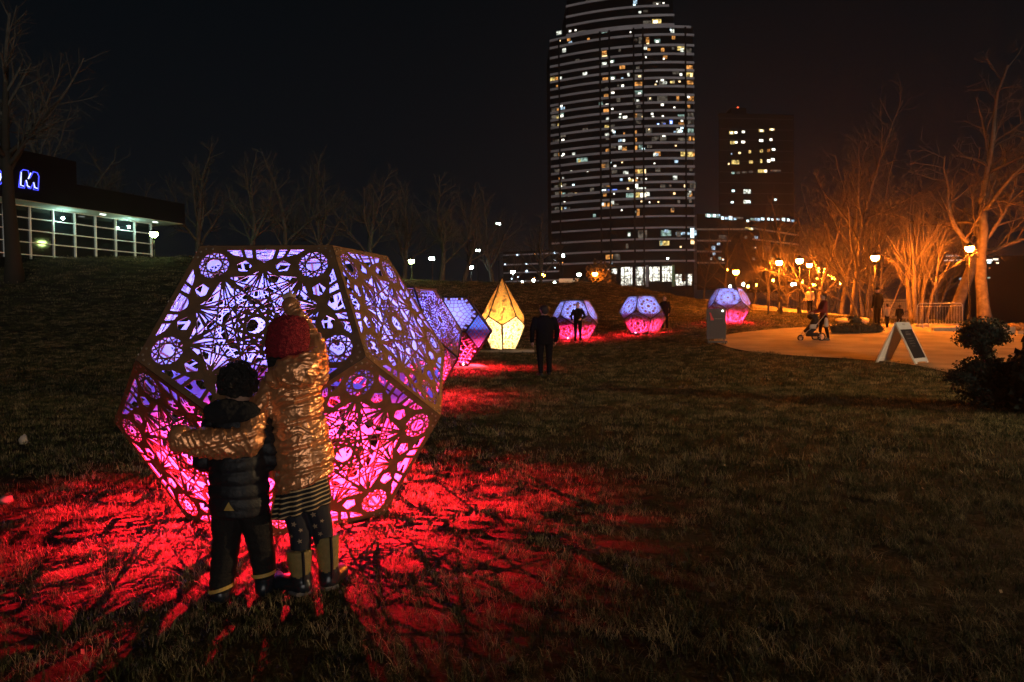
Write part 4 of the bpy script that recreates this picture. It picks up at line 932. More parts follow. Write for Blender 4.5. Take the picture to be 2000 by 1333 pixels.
# clump of many slim stems
T, Cn = MB(), MB(); rnd = random.Random(5); PP = dict(wob=0.10, up=0.05, taper=0.6, n=(3, 3, 3, 2), first=0.5, ang=(18, 45), len=0.6, rr=0.55, rmin=0.007)
for k in range(11):
    a = rnd.uniform(0, 2 * PI); rr_ = rnd.uniform(0.05, 0.55); lean = rnd.uniform(0.08, 0.42)
    grow(T, Cn, (rr_ * math.cos(a), rr_ * math.sin(a), -0.1), Vector((lean * math.cos(a), lean * math.sin(a) * .6, 1)).normalized(), rnd.uniform(2.2, 3.3), rnd.uniform(0.055, 0.095), 0, 3, rnd, PP)
plant((T.mesh('trunk', M_bark, True), Cn.mesh('crown', M_twig)), 'multi_stem_tree', 'clump of many slim amber-lit stems behind the two walking children', G(1792, 34.6), 0, 1.0)
T, Cn = MB(), MB(); rnd = random.Random(8)
for k in range(6):
    a = rnd.uniform(0, 2 * PI); lean = rnd.uniform(0.1, 0.5)
    grow(T, Cn, (0.3 * math.cos(a), 0.3 * math.sin(a), -0.1), Vector((lean * math.cos(a), lean * math.sin(a) * .6, 1)).normalized(), rnd.uniform(2.0, 3.0), rnd.uniform(0.05, 0.08), 0, 3, rnd, PP)
plant((T.mesh('trunk', M_bark, True), Cn.mesh('crown', M_twig)), 'multi_stem_tree', 'small clump of slim stems behind the low dark hedge', G(1690, 40), 0, 1.1)

# ------------------------------------------------------------------ shrubs
def leafy(name, label, cat, loc, lobes, nleaf, ls, m_, seed, group=None, core=True):
    rnd = random.Random(seed); t = thing(name, label, cat, loc, 0, group)
    if core:
        b = MB()
        for c, r in lobes: b.ball(c, tuple(x * 0.70 for x in r), 12, 8)
        b.build('inner_branches', M_barkd, t)
    b = MB(); vol = [r[0] * r[1] + r[1] * r[2] + r[0] * r[2] for c, r in lobes]
    for i in range(nleaf):
        c, r = rnd.choices(lobes, vol)[0]; u = Vector((rnd.gauss(0, 1), rnd.gauss(0, 1), rnd.gauss(0, 1))).normalized()
        nz = 1 + 0.16 * noise.noise(u * 2.6 + Vector(c) * 3); k = nz * rnd.uniform(0.66, 1.12); p = Vector((c[0] + u.x * r[0] * k, c[1] + u.y * r[1] * k, c[2] + u.z * r[2] * k))
        if p.z < 0.01: continue
        q = (u + Vector((rnd.uniform(-1, 1), rnd.uniform(-1, 1), rnd.uniform(-1, 1))) * 0.9).normalized(); s1 = q.orthogonal().normalized(); s1.rotate(Matrix.Rotation(rnd.uniform(0, 6.28), 3, q)); s2 = q.cross(s1); L = ls * rnd.uniform(0.45, 1.5)
        b.poly([p - s2 * L * .32, p + s1 * L * .55, p + s2 * L * .32, p - s1 * L * .55])
    fo = b.build('foliage', m_, t); fo['kind'] = 'stuff'; return t
leafy('cloud_pruned_shrub', 'dark cloud-pruned evergreen with a rounded top tier at the right edge', 'shrub', G(1948, 10.2),
      [((-0.22, 0, 1.09), (0.30, 0.30, 0.19)), ((-0.34, 0, 0.99), (0.24, 0.26, 0.14)), ((-0.08, 0, 1.0), (0.25, 0.26, 0.13)), ((-0.17, 0, 0.81), (0.13, 0.14, 0.15)), ((-0.18, 0, 0.58), (0.36, 0.34, 0.15)), ((-0.50, 0, 0.44), (0.25, 0.26, 0.11)), ((0.18, 0, 0.52), (0.36, 0.34, 0.17)), ((-0.05, 0, 0.24), (0.46, 0.42, 0.26)), ((0.45, -0.1, 0.30), (0.40, 0.36, 0.30))], 13000, 0.036, M_leaf, 4)
leafy('evergreen_shrub', 'spiky dark evergreen cut by the right edge of the picture', 'shrub', G(2030, 9.6), [((0.05, 0, 0.95), (0.20, 0.2, 0.35)), ((0.1, 0, 0.45), (0.42, 0.4, 0.45))], 3200, 0.10, M_leaf, 6)
leafy('low_hedge', 'low dark hedge along the back of the plaza behind the stroller', 'hedge', G(1672, 29.6), [((-0.85 + 0.22 * i, 0.05 * math.sin(i), 0.17), (0.24, 0.3, 0.24)) for i in range(9)] + [((0.1, 0.2, 0.5), (0.28, 0.26, 0.22)), ((-0.05, 0.2, 0.62), (0.2, 0.2, 0.14))], 2600, 0.07, M_leaf, 9)
for i, (px, d, s, lab) in enumerate(((1150, 88, 2.2, 'round dark bush below the amber lamp at the foot of the tower'), (1240, 96, 2.0, 'dark bush in front of the bright lobby, left one'), (1292, 98, 1.8, 'dark bush in front of the bright lobby, right one'), (1345, 92, 1.7, 'dark bush left of the farthest glowing dodecahedron'), (1190, 94, 1.7, 'dark bush between the round bush and the bright lobby'))):
    g0 = G(px, d); leafy('round_bush', lab, 'bush', g0, [((-0.4 * s, 0, 0.42 * s), (0.6 * s, .5 * s, 0.5 * s)), ((0.45 * s, 0, 0.36 * s), (0.6 * s, .5 * s, 0.42 * s))], 500, 0.32, M_leaf, 30 + i, 'bushes at the foot of the tower')
leafy('round_tree', 'round leafy tree lit amber beside the lamp at the foot of the tower', 'tree', G(1172, 97), [((0, 0, 3.4), (1.7, 1.5, 1.5)), ((0.5, 0, 2.5), (1.7, 1.5, 1.2))], 1500, 0.30, mat('brown_leaf', (0.12, 0.09, 0.04), 0.8), 41)

# ------------------------------------------------------------------ figures: limbs, torso and head grown together into one surface
def prim_mesh(prims):
    b = MB()
    for p in prims:
        if p[0] == 'C':
            a, c = Vector(p[1]), Vector(p[2]); r0, r1 = p[3], p[4]
            b.tube([a, a.lerp(c, .5), c], [r0, (r0 + r1) / 2, r1], 12); b.ball(a, r0, 12, 8); b.ball(c, r1, 12, 8)
        elif p[0] == 'E': b.ball(p[1], p[2], 16, 11)
        elif p[0] == 'L': b.loft(p[1], 24)
    return b
def pdist(p, q):
    if p[0] == 'C':
        a, c = Vector(p[1]), Vector(p[2]); d = c - a; t = max(0, min(1, (q - a).dot(d) / max(d.length_squared, 1e-9)))
        return (q - a - d * t).length - lerp(p[3], p[4], t)
    if p[0] == 'E':
        r = p[2] if hasattr(p[2], '__len__') else (p[2],) * 3; u = Vector(((q.x - p[1][0]) / r[0], (q.y - p[1][1]) / r[1], (q.z - p[1][2]) / r[2])); return (u.length - 1) * min(r)
    R = p[1]; z = q.z
    for i in range(len(R) - 1):
        if min(R[i][0], R[i + 1][0]) <= z <= max(R[i][0], R[i + 1][0]):
            t = (z - R[i][0]) / (R[i + 1][0] - R[i][0]); cx, cy, rx, ry = (lerp(R[i][k], R[i + 1][k], t) for k in (1, 2, 3, 4))
            u = math.hypot((q.x - cx) / rx, (q.y - cy) / ry); return (u - 1) * min(rx, ry)
    return min(abs(z - R[0][0]), abs(z - R[-1][0])) + 0.02
def grown(name, prims, voxel, mats, parent=None, disp=None, it=6, warp=None):
    """prims: ('C', p0, p1, r0, r1, tag) limb | ('E', centre, radii, tag) | ('L', rings, tag); tag = material slot"""
    me0 = prim_mesh(prims).mesh('tmp', []); o = bpy.data.objects.new('tmp', me0); COL.objects.link(o)
    r = o.modifiers.new('r', 'REMESH'); r.mode = 'VOXEL'; r.voxel_size = voxel
    s = o.modifiers.new('s', 'SMOOTH'); s.factor = 0.5; s.iterations = it
    dg = bpy.context.evaluated_depsgraph_get(); me = bpy.data.meshes.new_from_object(o.evaluated_get(dg)); bpy.data.objects.remove(o); bpy.data.meshes.remove(me0)
    me.name = name; me.materials.clear()
    for m_ in mats: me.materials.append(m_)
    if len(mats) > 1:
        for f in me.polygons:
            c = f.center; f.material_index = min(prims, key=lambda p: pdist(p, c))[-1]
    if warp:
        for v in me.vertices: v.co = warp(v.co)
        me.update()
    if disp:
        ns = [v.normal.copy() for v in me.vertices]
        for v, n_ in zip(me.vertices, ns): v.co = v.co + n_ * disp(v.co, n_)
    me.polygons.foreach_set('use_smooth', [True] * len(me.polygons)); me.update()
    return link(name, me, parent)
def hand(w, d, pn_, s, tag, curl=0.5, point=False, side=1):
    """palm and five fingers from the wrist w along d; pn_ = palm normal; s = hand length"""
    w = Vector(w); d = Vector(d).normalized(); n_ = Vector(pn_); n_ = (n_ - d * n_.dot(d)).normalized(); t = d.cross(n_) * side; out = []
    pc = w + d * s * 0.28
    for k in (-1, 0, 1): out.append(('C', w + t * s * 0.06 * k, w + d * s * 0.48 + t * s * 0.16 * k, s * 0.085, s * 0.08, tag))
    for k, L in zip((-1.5, -0.5, 0.5, 1.5), (0.36, 0.46, 0.43, 0.33)):
        b_ = w + d * s * 0.50 + t * s * 0.125 * k; c_ = 0.02 if (point and k == -1.5) else curl; L_ = L * (1.15 if point and k == -1.5 else 1); q = b_; a = 0.35 * c_
        for j in range(3):
            v = (d * math.cos(a) + n_ * math.sin(a)) * s * L_ * (0.42, 0.33, 0.25)[j]; out.append(('C', q, q + v, s * (0.056 - .005 * j), s * (0.051 - .005 * j), tag)); q = q + v; a += 1.0 * c_
    q = w + d * s * 0.16 - t * s * 0.14
    v = (d * 0.75 - t * 0.65 + n_ * 0.25).normalized() * s * 0.25; out.append(('C', q, q + v, s * 0.068, s * 0.058, tag)); out.append(('C', q + v, q + v + (d * .9 - t * .1 + n_ * 0.4).normalized() * s * 0.2, s * 0.056, s * 0.045, tag))
    return out
def head_prims(c, r, tag, yaw=0.0):
    """skull, jaw, nose, ears, brow, chin and lips; faces +Y, turned by yaw"""
    c = Vector(c); Rz = Matrix.Rotation(yaw, 3, 'Z'); P = lambda x, y, z: c + Rz @ Vector((x * r, y * r, z * r))
    return [('E', c, (r * .80, r * .92, r * 1.08), tag), ('E', P(0, .28, -.55), (r * .58, r * .58, r * .55), tag), ('C', P(0, .90, .05), P(0, 1.06, -.24), r * .10, r * .15, tag), ('C', P(-.3, .82, .2), P(.3, .82, .2), r * .11, r * .11, tag),
            ('E', P(0, .78, -.86), r * .18, tag), ('C', P(-.16, .82, -.55), P(.16, .82, -.55), r * .085, r * .085, tag), ('E', P(.82, -.02, -.1), (r * .10, r * .2, r * .26), tag), ('E', P(-.82, -.02, -.1), (r * .10, r * .2, r * .26), tag)]
def eyes(parent, c, r, yaw=0.0):
    Rz = Matrix.Rotation(yaw, 3, 'Z'); c = Vector(c)
    for s in (-1, 1):
        b = MB(); b.ball(c + Rz @ Vector((s * .32 * r, .80 * r, .03 * r)), r * .13, 8, 6); b.build('eye', M_eye, parent)
M_eye = mat('eye', (0.05, 0.04, 0.035), 0.15)
M_skin = mat('skin', (0.46, 0.27, 0.19), 0.55); M_skin2 = mat('light_skin', (0.60, 0.38, 0.28), 0.55)
M_hair = mat('dark_curly_hair', (0.012, 0.009, 0.008), 0.55, bump=0.8, bscale=150)
M_knit = mat('red_knit_wool', (0.34, 0.010, 0.022), 0.9, col2=(0.22, 0.006, 0.014), noise_scale=60, bump=1.0, bscale=170)
M_goldj = mat('gold_foil_jacket', (0.86, 0.36, 0.155), 0.30, 0.70, col2=(0.95, 0.45, 0.21), noise_scale=8, bump=0.30, bscale=48)
M_navy = mat('black_puffer', (0.009, 0.009, 0.012), 0.60, bump=0.25, bscale=50)
M_fleece = mat('black_fleece', (0.014, 0.013, 0.015), 0.95, bump=1.0, bscale=220)
M_pants = mat('dark_grey_trousers', (0.020, 0.018, 0.017), 0.9, spec=0.1, bump=0.3, bscale=70)
M_legg = mat('navy_leggings', (0.010, 0.010, 0.018), 0.8)
M_bootd = mat('dark_rubber', (0.012, 0.016, 0.022), 0.32)
M_boott = mat('tan_boot_shaft', (0.20, 0.145, 0.045), 0.7, col2=(0.27, 0.19, 0.06), noise_scale=40)
M_refl = mat('reflective_tan', (0.55, 0.34, 0.08), 0.5)
M_star = mat('star_print', (0.36, 0.24, 0.14), 0.7)
M_stripe = bpy.data.materials.new('striped_jersey'); M_stripe.use_nodes = True; n = M_stripe.node_tree; pb_ = n.nodes['Principled BSDF']; pb_.inputs['Roughness'].default_value = 0.85
at_ = n.nodes.new('ShaderNodeAttribute'); at_.attribute_name = 'stripe'; ra = n.nodes.new('ShaderNodeValToRGB'); ra.color_ramp.interpolation = 'CONSTANT'; wv = n.nodes.new('ShaderNodeMath'); wv.operation = 'FRACT'
ra.color_ramp.elements[0].color = (0.010, 0.009, 0.011, 1); ra.color_ramp.elements[1].position = 0.68; ra.color_ramp.elements[1].color = (0.55, 0.37, 0.18, 1)
n.links.new(at_.outputs['Fac'], wv.inputs[0]); n.links.new(wv.outputs[0], ra.inputs[0]); n.links.new(ra.outputs[0], pb_.inputs['Base Color'])
def ridged(p, s):
    n_ = noise.noise(p * s); return (1 - abs(n_) * 2.2)
def decal(parent, target, name, outline, m_, off=0.0025, sub=2):
    """a flat print laid on a garment: the outline (x, z) is carried along +Y onto the cloth behind"""
    bvh = BVHTree.FromPolygons([v.co for v in target.data.vertices], [tuple(f.vertices) for f in target.data.polygons]); b = MB()
    c = cen(outline); pts = []
    for i in range(len(outline)):
        a, e = outline[i], outline[(i + 1) % len(outline)]
        for k in range(sub): pts.append((lerp(a[0], e[0], k / sub), lerp(a[1], e[1], k / sub)))
    V = []
    for x, z in [c] + pts:
        h = bvh.ray_cast(Vector((x, -2, z)), Vector((0, 1, 0)))[0]
        if h is None: return None
        V.append(h - Vector((0, off, 0)))
    b.v = [tuple(v) for v in V]; n_ = len(pts)
    for i in range(n_): b.face((0, 1 + i, 1 + (i + 1) % n_))
    return b.build(name, m_, parent)

# --- girl in a gold jacket
girl = thing('person', 'taller child in a gold jacket and red knit hat pointing at the lit panel', 'person', (-1.03, 3.45, 0), 0)
hc = Vector((-0.045, 0.01, 1.215)); Lw = Vector((-0.475, -0.20, 0.795)); Rw = Vector((-0.132, 0.36, 1.385)); Re = Vector((0.030, 0.20, 1.18)); Le = Vector((-0.175, -0.16, 0.77))
sh_l, sh_r = Vector((-0.125, 0, 0.97)), Vector((0.080, 0.02, 1.05))
body = head_prims(hc, 0.092, 0) + [('C', (-0.01, 0, 1.02), (-0.035, 0.005, 1.13), 0.045, 0.042, 0),
    ('L', [(0.48, 0.0, 0, 0.105, 0.085), (0.56, 0.0, 0, 0.115, 0.09), (0.70, -0.005, 0, 0.095, 0.08), (0.90, -0.01, 0, 0.105, 0.085), (1.0, -0.01, 0, 0.10, 0.075), (1.06, -0.01, 0, 0.05, 0.05)], 0),
    ('C', sh_l, Le, 0.042, 0.036, 0), ('C', Le, Lw, 0.036, 0.026, 0), ('C', sh_r, Re, 0.042, 0.036, 0), ('C', Re, Rw, 0.036, 0.026, 0),
    ('C', (-0.05, 0, 0.50), (0.0, 0.0, 0.30), 0.066, 0.048, 0), ('C', (0.0, 0, 0.30), (0.005, -0.01, 0.08), 0.046, 0.034, 0), ('C', (0.055, 0.01, 0.50), (0.095, 0.04, 0.30), 0.066, 0.048, 0), ('C', (0.095, 0.04, 0.30), (0.118, 0.06, 0.08), 0.046, 0.034, 0)]
body += hand(Rw + (Rw - Re).normalized() * 0.015, (-0.38, 0.42, 0.82), (0.2, 0.7, -0.6), 0.128, 0, 1.6, True, 1)
body += hand(Lw, (-0.55, 0.80, -0.1), (0.6, 0.6, 0), 0.13, 0, 0.7, False, -1)
grown('body', body, 0.0065, [M_skin2], girl, it=3); eyes(girl, hc, 0.092)
def jacket_disp(p, n_):
    q = p.copy(); w = Vector((noise.noise(q * 6), noise.noise(q * 6 + Vector((9, 0, 0))), noise.noise(q * 6 + Vector((0, 9, 0)))))
    arm = smooth((-0.13 - p.x) / 0.04) if p.z > 0.66 else 0.0
    a, c = p.x * 0.93 + p.z * 0.36, p.z * 0.93 - p.x * 0.36
    t1 = ridged(Vector((a * 6, p.y * 7, c * 33)) + w * 1.2, 1.0); t2 = ridged(Vector((a * 13 + c * 20, p.y * 12, c * 30 - a * 22)) + w * 1.9 + Vector((5, 5, 5)), 1.0)
    s1 = ridged(Vector((p.x * 36 + p.z * 10, p.y * 8, p.z * 9)) + w * 1.4, 1.0)
    r = (1 - arm) * (0.0085 * abs(t1) ** 3.2 + 0.0034 * abs(t2) ** 3.0) + arm * (0.0095 * abs(s1) ** 3.0 + 0.0030 * abs(t2) ** 3.0) + 0.0022 * noise.noise(q * 38); k = smooth((p.z - 0.9) / 0.15)
    seam = min(abs(p.z - s_) for s_ in (0.60 + 0.2 * p.x, 0.71 + .2 * p.x, 0.83 + .25 * p.x, 0.93 + .25 * p.x)); r -= 0.011 * math.exp(-(seam / 0.009) ** 2)
    if p.y < -0.02: r -= 0.006 * math.exp(-((p.x + 0.108) / 0.006) ** 2) * (1 - k)
    return r
def hem(co):
    k = 1 - smooth((co.z - 0.50) / 0.35); return Vector((co.x, co.y, co.z + 0.36 * (co.x - 0.02) * k))
jk = [('L', [(0.525, 0.024, 0, 0.132, 0.112), (0.545, 0.024, 0, 0.136, 0.116), (0.62, 0.027, 0, 0.137, 0.116), (0.75, 0.010, 0, 0.131, 0.112), (0.87, -0.010, 0, 0.127, 0.110), (0.97, -0.014, 0, 0.128, 0.108), (1.05, -0.004, 0, 0.112, 0.095), (1.10, 0.0, 0, 0.085, 0.08)], 0),
      ('C', sh_l, sh_l.lerp(Le, .5) + Vector((-0.012, 0, 0)), 0.064, 0.058, 0), ('C', sh_l.lerp(Le, .5) + Vector((-0.012, 0, 0)), Le, 0.058, 0.058, 0), ('C', Le, Le.lerp(Lw, .5) + Vector((0, -0.015, -0.010)), 0.056, 0.050, 0), ('C', Le.lerp(Lw, .5) + Vector((0, -0.015, -0.010)), Lw, 0.050, 0.044, 0),
      ('C', sh_r, Re, 0.064, 0.058, 0), ('C', Re, Rw, 0.056, 0.040, 0), ('C', (-0.10, 0, 1.0), (0.08, 0, 1.06), 0.06, 0.06, 0)]
grown('jacket', jk, 0.0048, [M_goldj], girl, jacket_disp, 3, hem)
b = MB(); dW = (Rw - Re).normalized(); b.tube([Rw - dW * 0.03, Rw - dW * 0.012, Rw + dW * 0.018, Rw + dW * 0.032], [0.044, 0.049, 0.047, 0.042], 14); b.build('cuff', M_goldj, girl, True)
b = MB(); dW = (Lw - Le).normalized(); b.tube([Lw - dW * 0.03, Lw - dW * 0.012, Lw + dW * 0.02, Lw + dW * 0.035], [0.046, 0.051, 0.049, 0.042], 14); b.build('cuff', M_goldj, girl, True)
hd = [('E', (-0.055, -0.062, 1.045), (0.075, 0.055, 0.06), 0), ('E', (0.015, -0.085, 1.065), (0.105, 0.062, 0.078), 0), ('E', (0.07, -0.055, 1.105), (0.062, 0.06, 0.062), 0), ('C', (-0.095, 0.0, 1.075), (0.075, 0.0, 1.135), 0.04, 0.045, 0)]
grown('hood', hd, 0.0050, [M_goldj], girl, lambda p, n_: 0.0075 * abs(ridged(Vector((p.x * 14 + p.z * 9, p.y * 10, p.z * 34)), 1.0)) ** 2.2 + 0.0045 * abs(ridged(Vector((p.x * 30, p.y * 20, p.z * 30)), 1.0)) ** 2.4, 4)
grown('hair', [('E', (hc.x, hc.y - 0.01, hc.z - 0.01), (0.083, 0.092, 0.10), 0), ('E', (-0.06, -0.03, 1.115), (0.075, 0.06, 0.05), 0), ('E', (-0.02, -0.05, 1.115), (0.085, 0.04, 0.04), 0)], 0.007, [M_hair], girl, lambda p, n_: 0.005 * noise.noise(p * 40))
grown('knit_hat', [('L', [(1.135, -0.045, 0.0, 0.086, 0.095), (1.16, -0.045, 0.0, 0.098, 0.105), (1.22, -0.042, 0.0, 0.100, 0.107), (1.275, -0.036, 0.0, 0.095, 0.100), (1.315, -0.030, 0.0, 0.074, 0.078), (1.332, -0.034, 0.0, 0.035, 0.04)], 0)], 0.006, [M_knit], girl,
      lambda p, n_: 0.0045 * math.sin(p.z * 330 + 2 * math.sin(math.atan2(p.y, p.x + 0.045) * 9)) * 0.6 + 0.006 * noise.noise(p * 70) + 0.004 * noise.noise(p * 25), 4)
def skirt_warp(co): return Vector((co.x, co.y, co.z + 0.26 * (co.x - 0.02) * (1 - smooth((co.z - 0.42) / 0.3))))
skm = grown('skirt', [('L', [(0.400, 0.010, 0.0, 0.134, 0.108), (0.41, 0.010, 0, 0.135, 0.11), (0.50, 0.015, 0, 0.122, 0.100), (0.60, 0.015, 0, 0.115, 0.095)], 0)], 0.0065, [M_stripe], girl, lambda p, n_: 0.009 * math.sin(9 * math.atan2(p.y, p.x) + 2) * (1 - smooth((p.z - 0.4) / 0.18)), 2, None)
me = skm.data; a_ = me.attributes.new('stripe', 'FLOAT', 'POINT'); a_.data.foreach_set('value', [v.co.z / 0.0215 for v in me.vertices])
for v in me.vertices: v.co = skirt_warp(v.co)
lg = grown('leggings', [('C', (-0.045, 0, 0.50), (0.0, 0.0, 0.30), 0.072, 0.053, 0), ('C', (0.0, 0, 0.30), (0.005, -0.01, 0.10), 0.052, 0.040, 0), ('C', (0.055, 0.01, 0.50), (0.095, 0.04, 0.30), 0.072, 0.053, 0), ('C', (0.095, 0.04, 0.30), (0.118, 0.06, 0.10), 0.052, 0.040, 0)], 0.006, [M_legg], girl)
def star(x, z, r, a0=0.3): return [(x + (r if k % 2 == 0 else r * .45) * math.cos(a0 + PI / 2 + PI * k / 5), z + (r if k % 2 == 0 else r * .45) * math.sin(a0 + PI / 2 + PI * k / 5)) for k in range(10)]
for x, z, r in ((-0.012, 0.345, 0.015), (0.018, 0.315, 0.011), (0.075, 0.385, 0.016), (0.078, 0.325, 0.015), (0.10, 0.285, 0.013), (0.012, 0.262, 0.013), (-0.028, 0.285, 0.010), (0.112, 0.35, 0.010)): decal(girl, lg, 'star_print', star(x, z, r, x * 20), M_star, 0.0025, 1)
for nm, (ax, ay), top, toe in (('boot', (0.004, -0.012), 0.215, (-0.125, 0.035)), ('boot', (0.119, 0.06), 0.262, (0.145, 0.19))):
    bt = grown(nm, [('L', [(0.03, ax, ay, 0.044, 0.05), (0.09, ax, ay, 0.047, 0.052), (top - 0.02, ax - 0.006, ay - 0.006, 0.060, 0.060), (top, ax - 0.007, ay - 0.006, 0.062, 0.061)], 0), ('C', (ax + (0.012 if toe[0] < 0 else 0), ay - 0.012, 0.04), ((ax + toe[0]) / 2 if toe[0] < 0 else lerp(ax, toe[0], .5), (ay + toe[1]) / 2, 0.042), 0.047, 0.045, 1), ('C', ((ax + toe[0]) / 2 if toe[0] < 0 else lerp(ax, toe[0], .5), (ay + toe[1]) / 2, 0.042), (toe[0], toe[1], 0.036), 0.045, 0.040, 1), ('C', (ax, ay, 0.05), (ax, ay, 0.085), 0.052, 0.052, 1)], 0.006, [M_boott, M_bootd], girl, None, 3)
    b = MB(); b.tube([(ax + 0.028, ay - 0.047, 0.06), (ax + 0.030, ay - 0.055, top * .6), (ax + 0.028, ay - 0.060, top + 0.004)], 0.008, 6); b.build('back_strap', M_bootd, bt)
    b = MB(); b.tube([(ax + 0.062 * math.cos(t), ay + 0.062 * math.sin(t), 0.012) for t in [2 * PI * k / 12 for k in range(13)]] if False else [(ax - 0.05, ay - 0.02, 0.012), (ax, ay - 0.06, 0.012), (ax + 0.05, ay - 0.02, 0.012)], 0.010, 6); b.build('heel_rand', mat('pale_rubber_rand', (0.16, 0.16, 0.17), 0.4), bt)

# --- boy in black
boy = thing('person', 'shorter child in a black puffer jacket with dark curly hair', 'person', (-1.292, 3.38, -0.005), 0); boy.scale = (0.94, 1, 1)
hc2 = Vector((0.007, 0.01, 1.005))
B = head_prims(hc2, 0.088, 0) + [('C', (0.005, 0, 0.87), (0.007, 0.003, 0.96), 0.046, 0.042, 0),
    ('L', [(0.40, 0, 0, 0.10, 0.08), (0.50, 0, 0, 0.105, 0.085), (0.65, 0, 0, 0.095, 0.08), (0.80, 0, 0, 0.11, 0.085), (0.87, 0, 0, 0.10, 0.07), (0.91, 0, 0, 0.05, 0.05)], 0),
    ('C', (-0.115, 0, 0.845), (-0.165, 0.0, 0.66), 0.040, 0.034, 0), ('C', (-0.165, 0, 0.66), (-0.10, 0.17, 0.60), 0.034, 0.025, 0), ('C', (0.115, 0, 0.845), (0.15, 0.03, 0.66), 0.040, 0.034, 0), ('C', (0.15, 0.03, 0.66), (0.08, 0.19, 0.62), 0.034, 0.025, 0),
    ('C', (-0.055, 0, 0.42), (-0.075, 0, 0.24), 0.062, 0.046, 0), ('C', (-0.075, 0, 0.24), (-0.085, -0.03, 0.07), 0.044, 0.034, 0), ('C', (0.06, 0.01, 0.42), (0.09, 0.03, 0.25), 0.062, 0.046, 0), ('C', (0.09, 0.03, 0.25), (0.10, 0.045, 0.07), 0.044, 0.034, 0)]
B += hand((-0.10, 0.17, 0.60), (0.3, 0.8, -0.2), (0.5, 0, -0.8), 0.115, 0, 0.6, False, -1) + hand((0.08, 0.19, 0.62), (-0.3, 0.8, -0.2), (-0.5, 0, -0.8), 0.115, 0, 0.6, False, 1)
grown('body', B, 0.0065, [M_skin], boy, it=3); eyes(boy, hc2, 0.088)
bj = [('L', [(0.405, 0.0, 0, 0.138, 0.108), (0.42, 0.0, 0, 0.143, 0.115), (0.55, 0.0, 0, 0.146, 0.118), (0.70, 0.002, 0, 0.142, 0.116), (0.80, 0.0, 0, 0.134, 0.108), (0.86, -0.004, 0, 0.118, 0.095), (0.905, -0.004, 0, 0.085, 0.075)], 0),
      ('C', (-0.11, 0, 0.84), (-0.170, 0.0, 0.66), 0.060, 0.054, 0), ('C', (-0.170, 0, 0.66), (-0.105, 0.16, 0.605), 0.052, 0.042, 0), ('C', (0.11, 0, 0.84), (0.155, 0.03, 0.66), 0.060, 0.054, 0), ('C', (0.155, 0.03, 0.66), (0.085, 0.18, 0.625), 0.052, 0.042, 0)]
bjo = grown('puffer_jacket', bj, 0.0065, [M_navy], boy, lambda p, n_: 0.010 * (abs(math.sin((p.z + 0.01 * noise.noise(p * 6)) * PI / 0.062)) ** 0.6 - 0.7) + 0.004 * noise.noise(p * 22) if p.z > 0.44 else 0.0, 3)
grown('hood', [('E', (-0.03, -0.06, 0.895), (0.115, 0.07, 0.062), 0), ('E', (0.06, -0.055, 0.89), (0.075, 0.06, 0.055), 0), ('C', (-0.10, 0.0, 0.90), (0.09, 0.0, 0.90), 0.042, 0.042, 0)], 0.007, [M_fleece], boy, lambda p, n_: 0.005 * noise.noise(p * 45) + 0.003 * noise.noise(p * 90))
rnd = random.Random(2); cu = [('E', hc2 + Vector((0, -0.012, 0.022)), (0.082, 0.090, 0.083), 0)]
for i in range(230):
    u = Vector((rnd.gauss(0, 1), rnd.gauss(0, 1), rnd.gauss(0, 1))).normalized()
    if u.y > 0.55 and u.z < 0.35 or u.z < -0.62: continue
    p = hc2 + Vector((u.x * 0.083, u.y * 0.092 - 0.012, u.z * 0.086 + 0.022)); r_ = rnd.uniform(0.007, 0.019); p = hc2 + (p - hc2) * rnd.uniform(0.96, 1.10); cu.append(('E', p, (r_, r_, r_), 0))
grown('curly_hair', cu, 0.0052, [M_hair], boy, lambda p, n_: 0.003 * noise.noise(p * 90), 1)
tr = grown('trousers', [('C', (-0.055, 0, 0.44), (-0.075, 0, 0.24), 0.078, 0.063, 0), ('C', (-0.075, 0, 0.24), (-0.085, -0.03, 0.085), 0.062, 0.056, 0), ('C', (0.06, 0.01, 0.44), (0.092, 0.03, 0.25), 0.078, 0.063, 0), ('C', (0.092, 0.03, 0.25), (0.10, 0.045, 0.12), 0.062, 0.055, 0)], 0.0065, [M_pants], boy, lambda p, n_: 0.005 * ridged(Vector((p.x * 8, p.y * 8, p.z * 22)), 1.0), 3)
decal(boy, bjo, 'reflective_triangle', [(-0.030, 0.452), (0.022, 0.452), (-0.004, 0.492)], M_refl, 0.003, 3)
for cx, cy, z in ((-0.086, -0.032, 0.072), (0.10, 0.045, 0.112)):
    b = MB()
    for k in range(13):
        t = PI * (1.02 + 0.96 * k / 12); c_, s_ = math.cos(t), math.sin(t); dz = 0.014 * c_ if cx < 0 else 0.008 * c_
        b.v += [(cx + 0.0615 * c_, cy + 0.0615 * s_, z + dz - 0.0085), (cx + 0.0615 * c_, cy + 0.0615 * s_, z + dz + 0.0085)]
    for k in range(12): b.face((2 * k, 2 * k + 2, 2 * k + 3, 2 * k + 1))
    b.build('reflective_cuff', M_refl, boy)
for cx, cy, tx in ((-0.086, -0.03, -0.10), (0.10, 0.045, 0.12)):
    grown('boot', [('C', (cx, cy - 0.01, 0.04), (tx, cy + 0.13, 0.036), 0.044, 0.038, 0), ('C', (cx, cy, 0.045), (cx, cy, 0.09), 0.047, 0.05, 0)], 0.0065, [M_bootd], boy, None, 3)

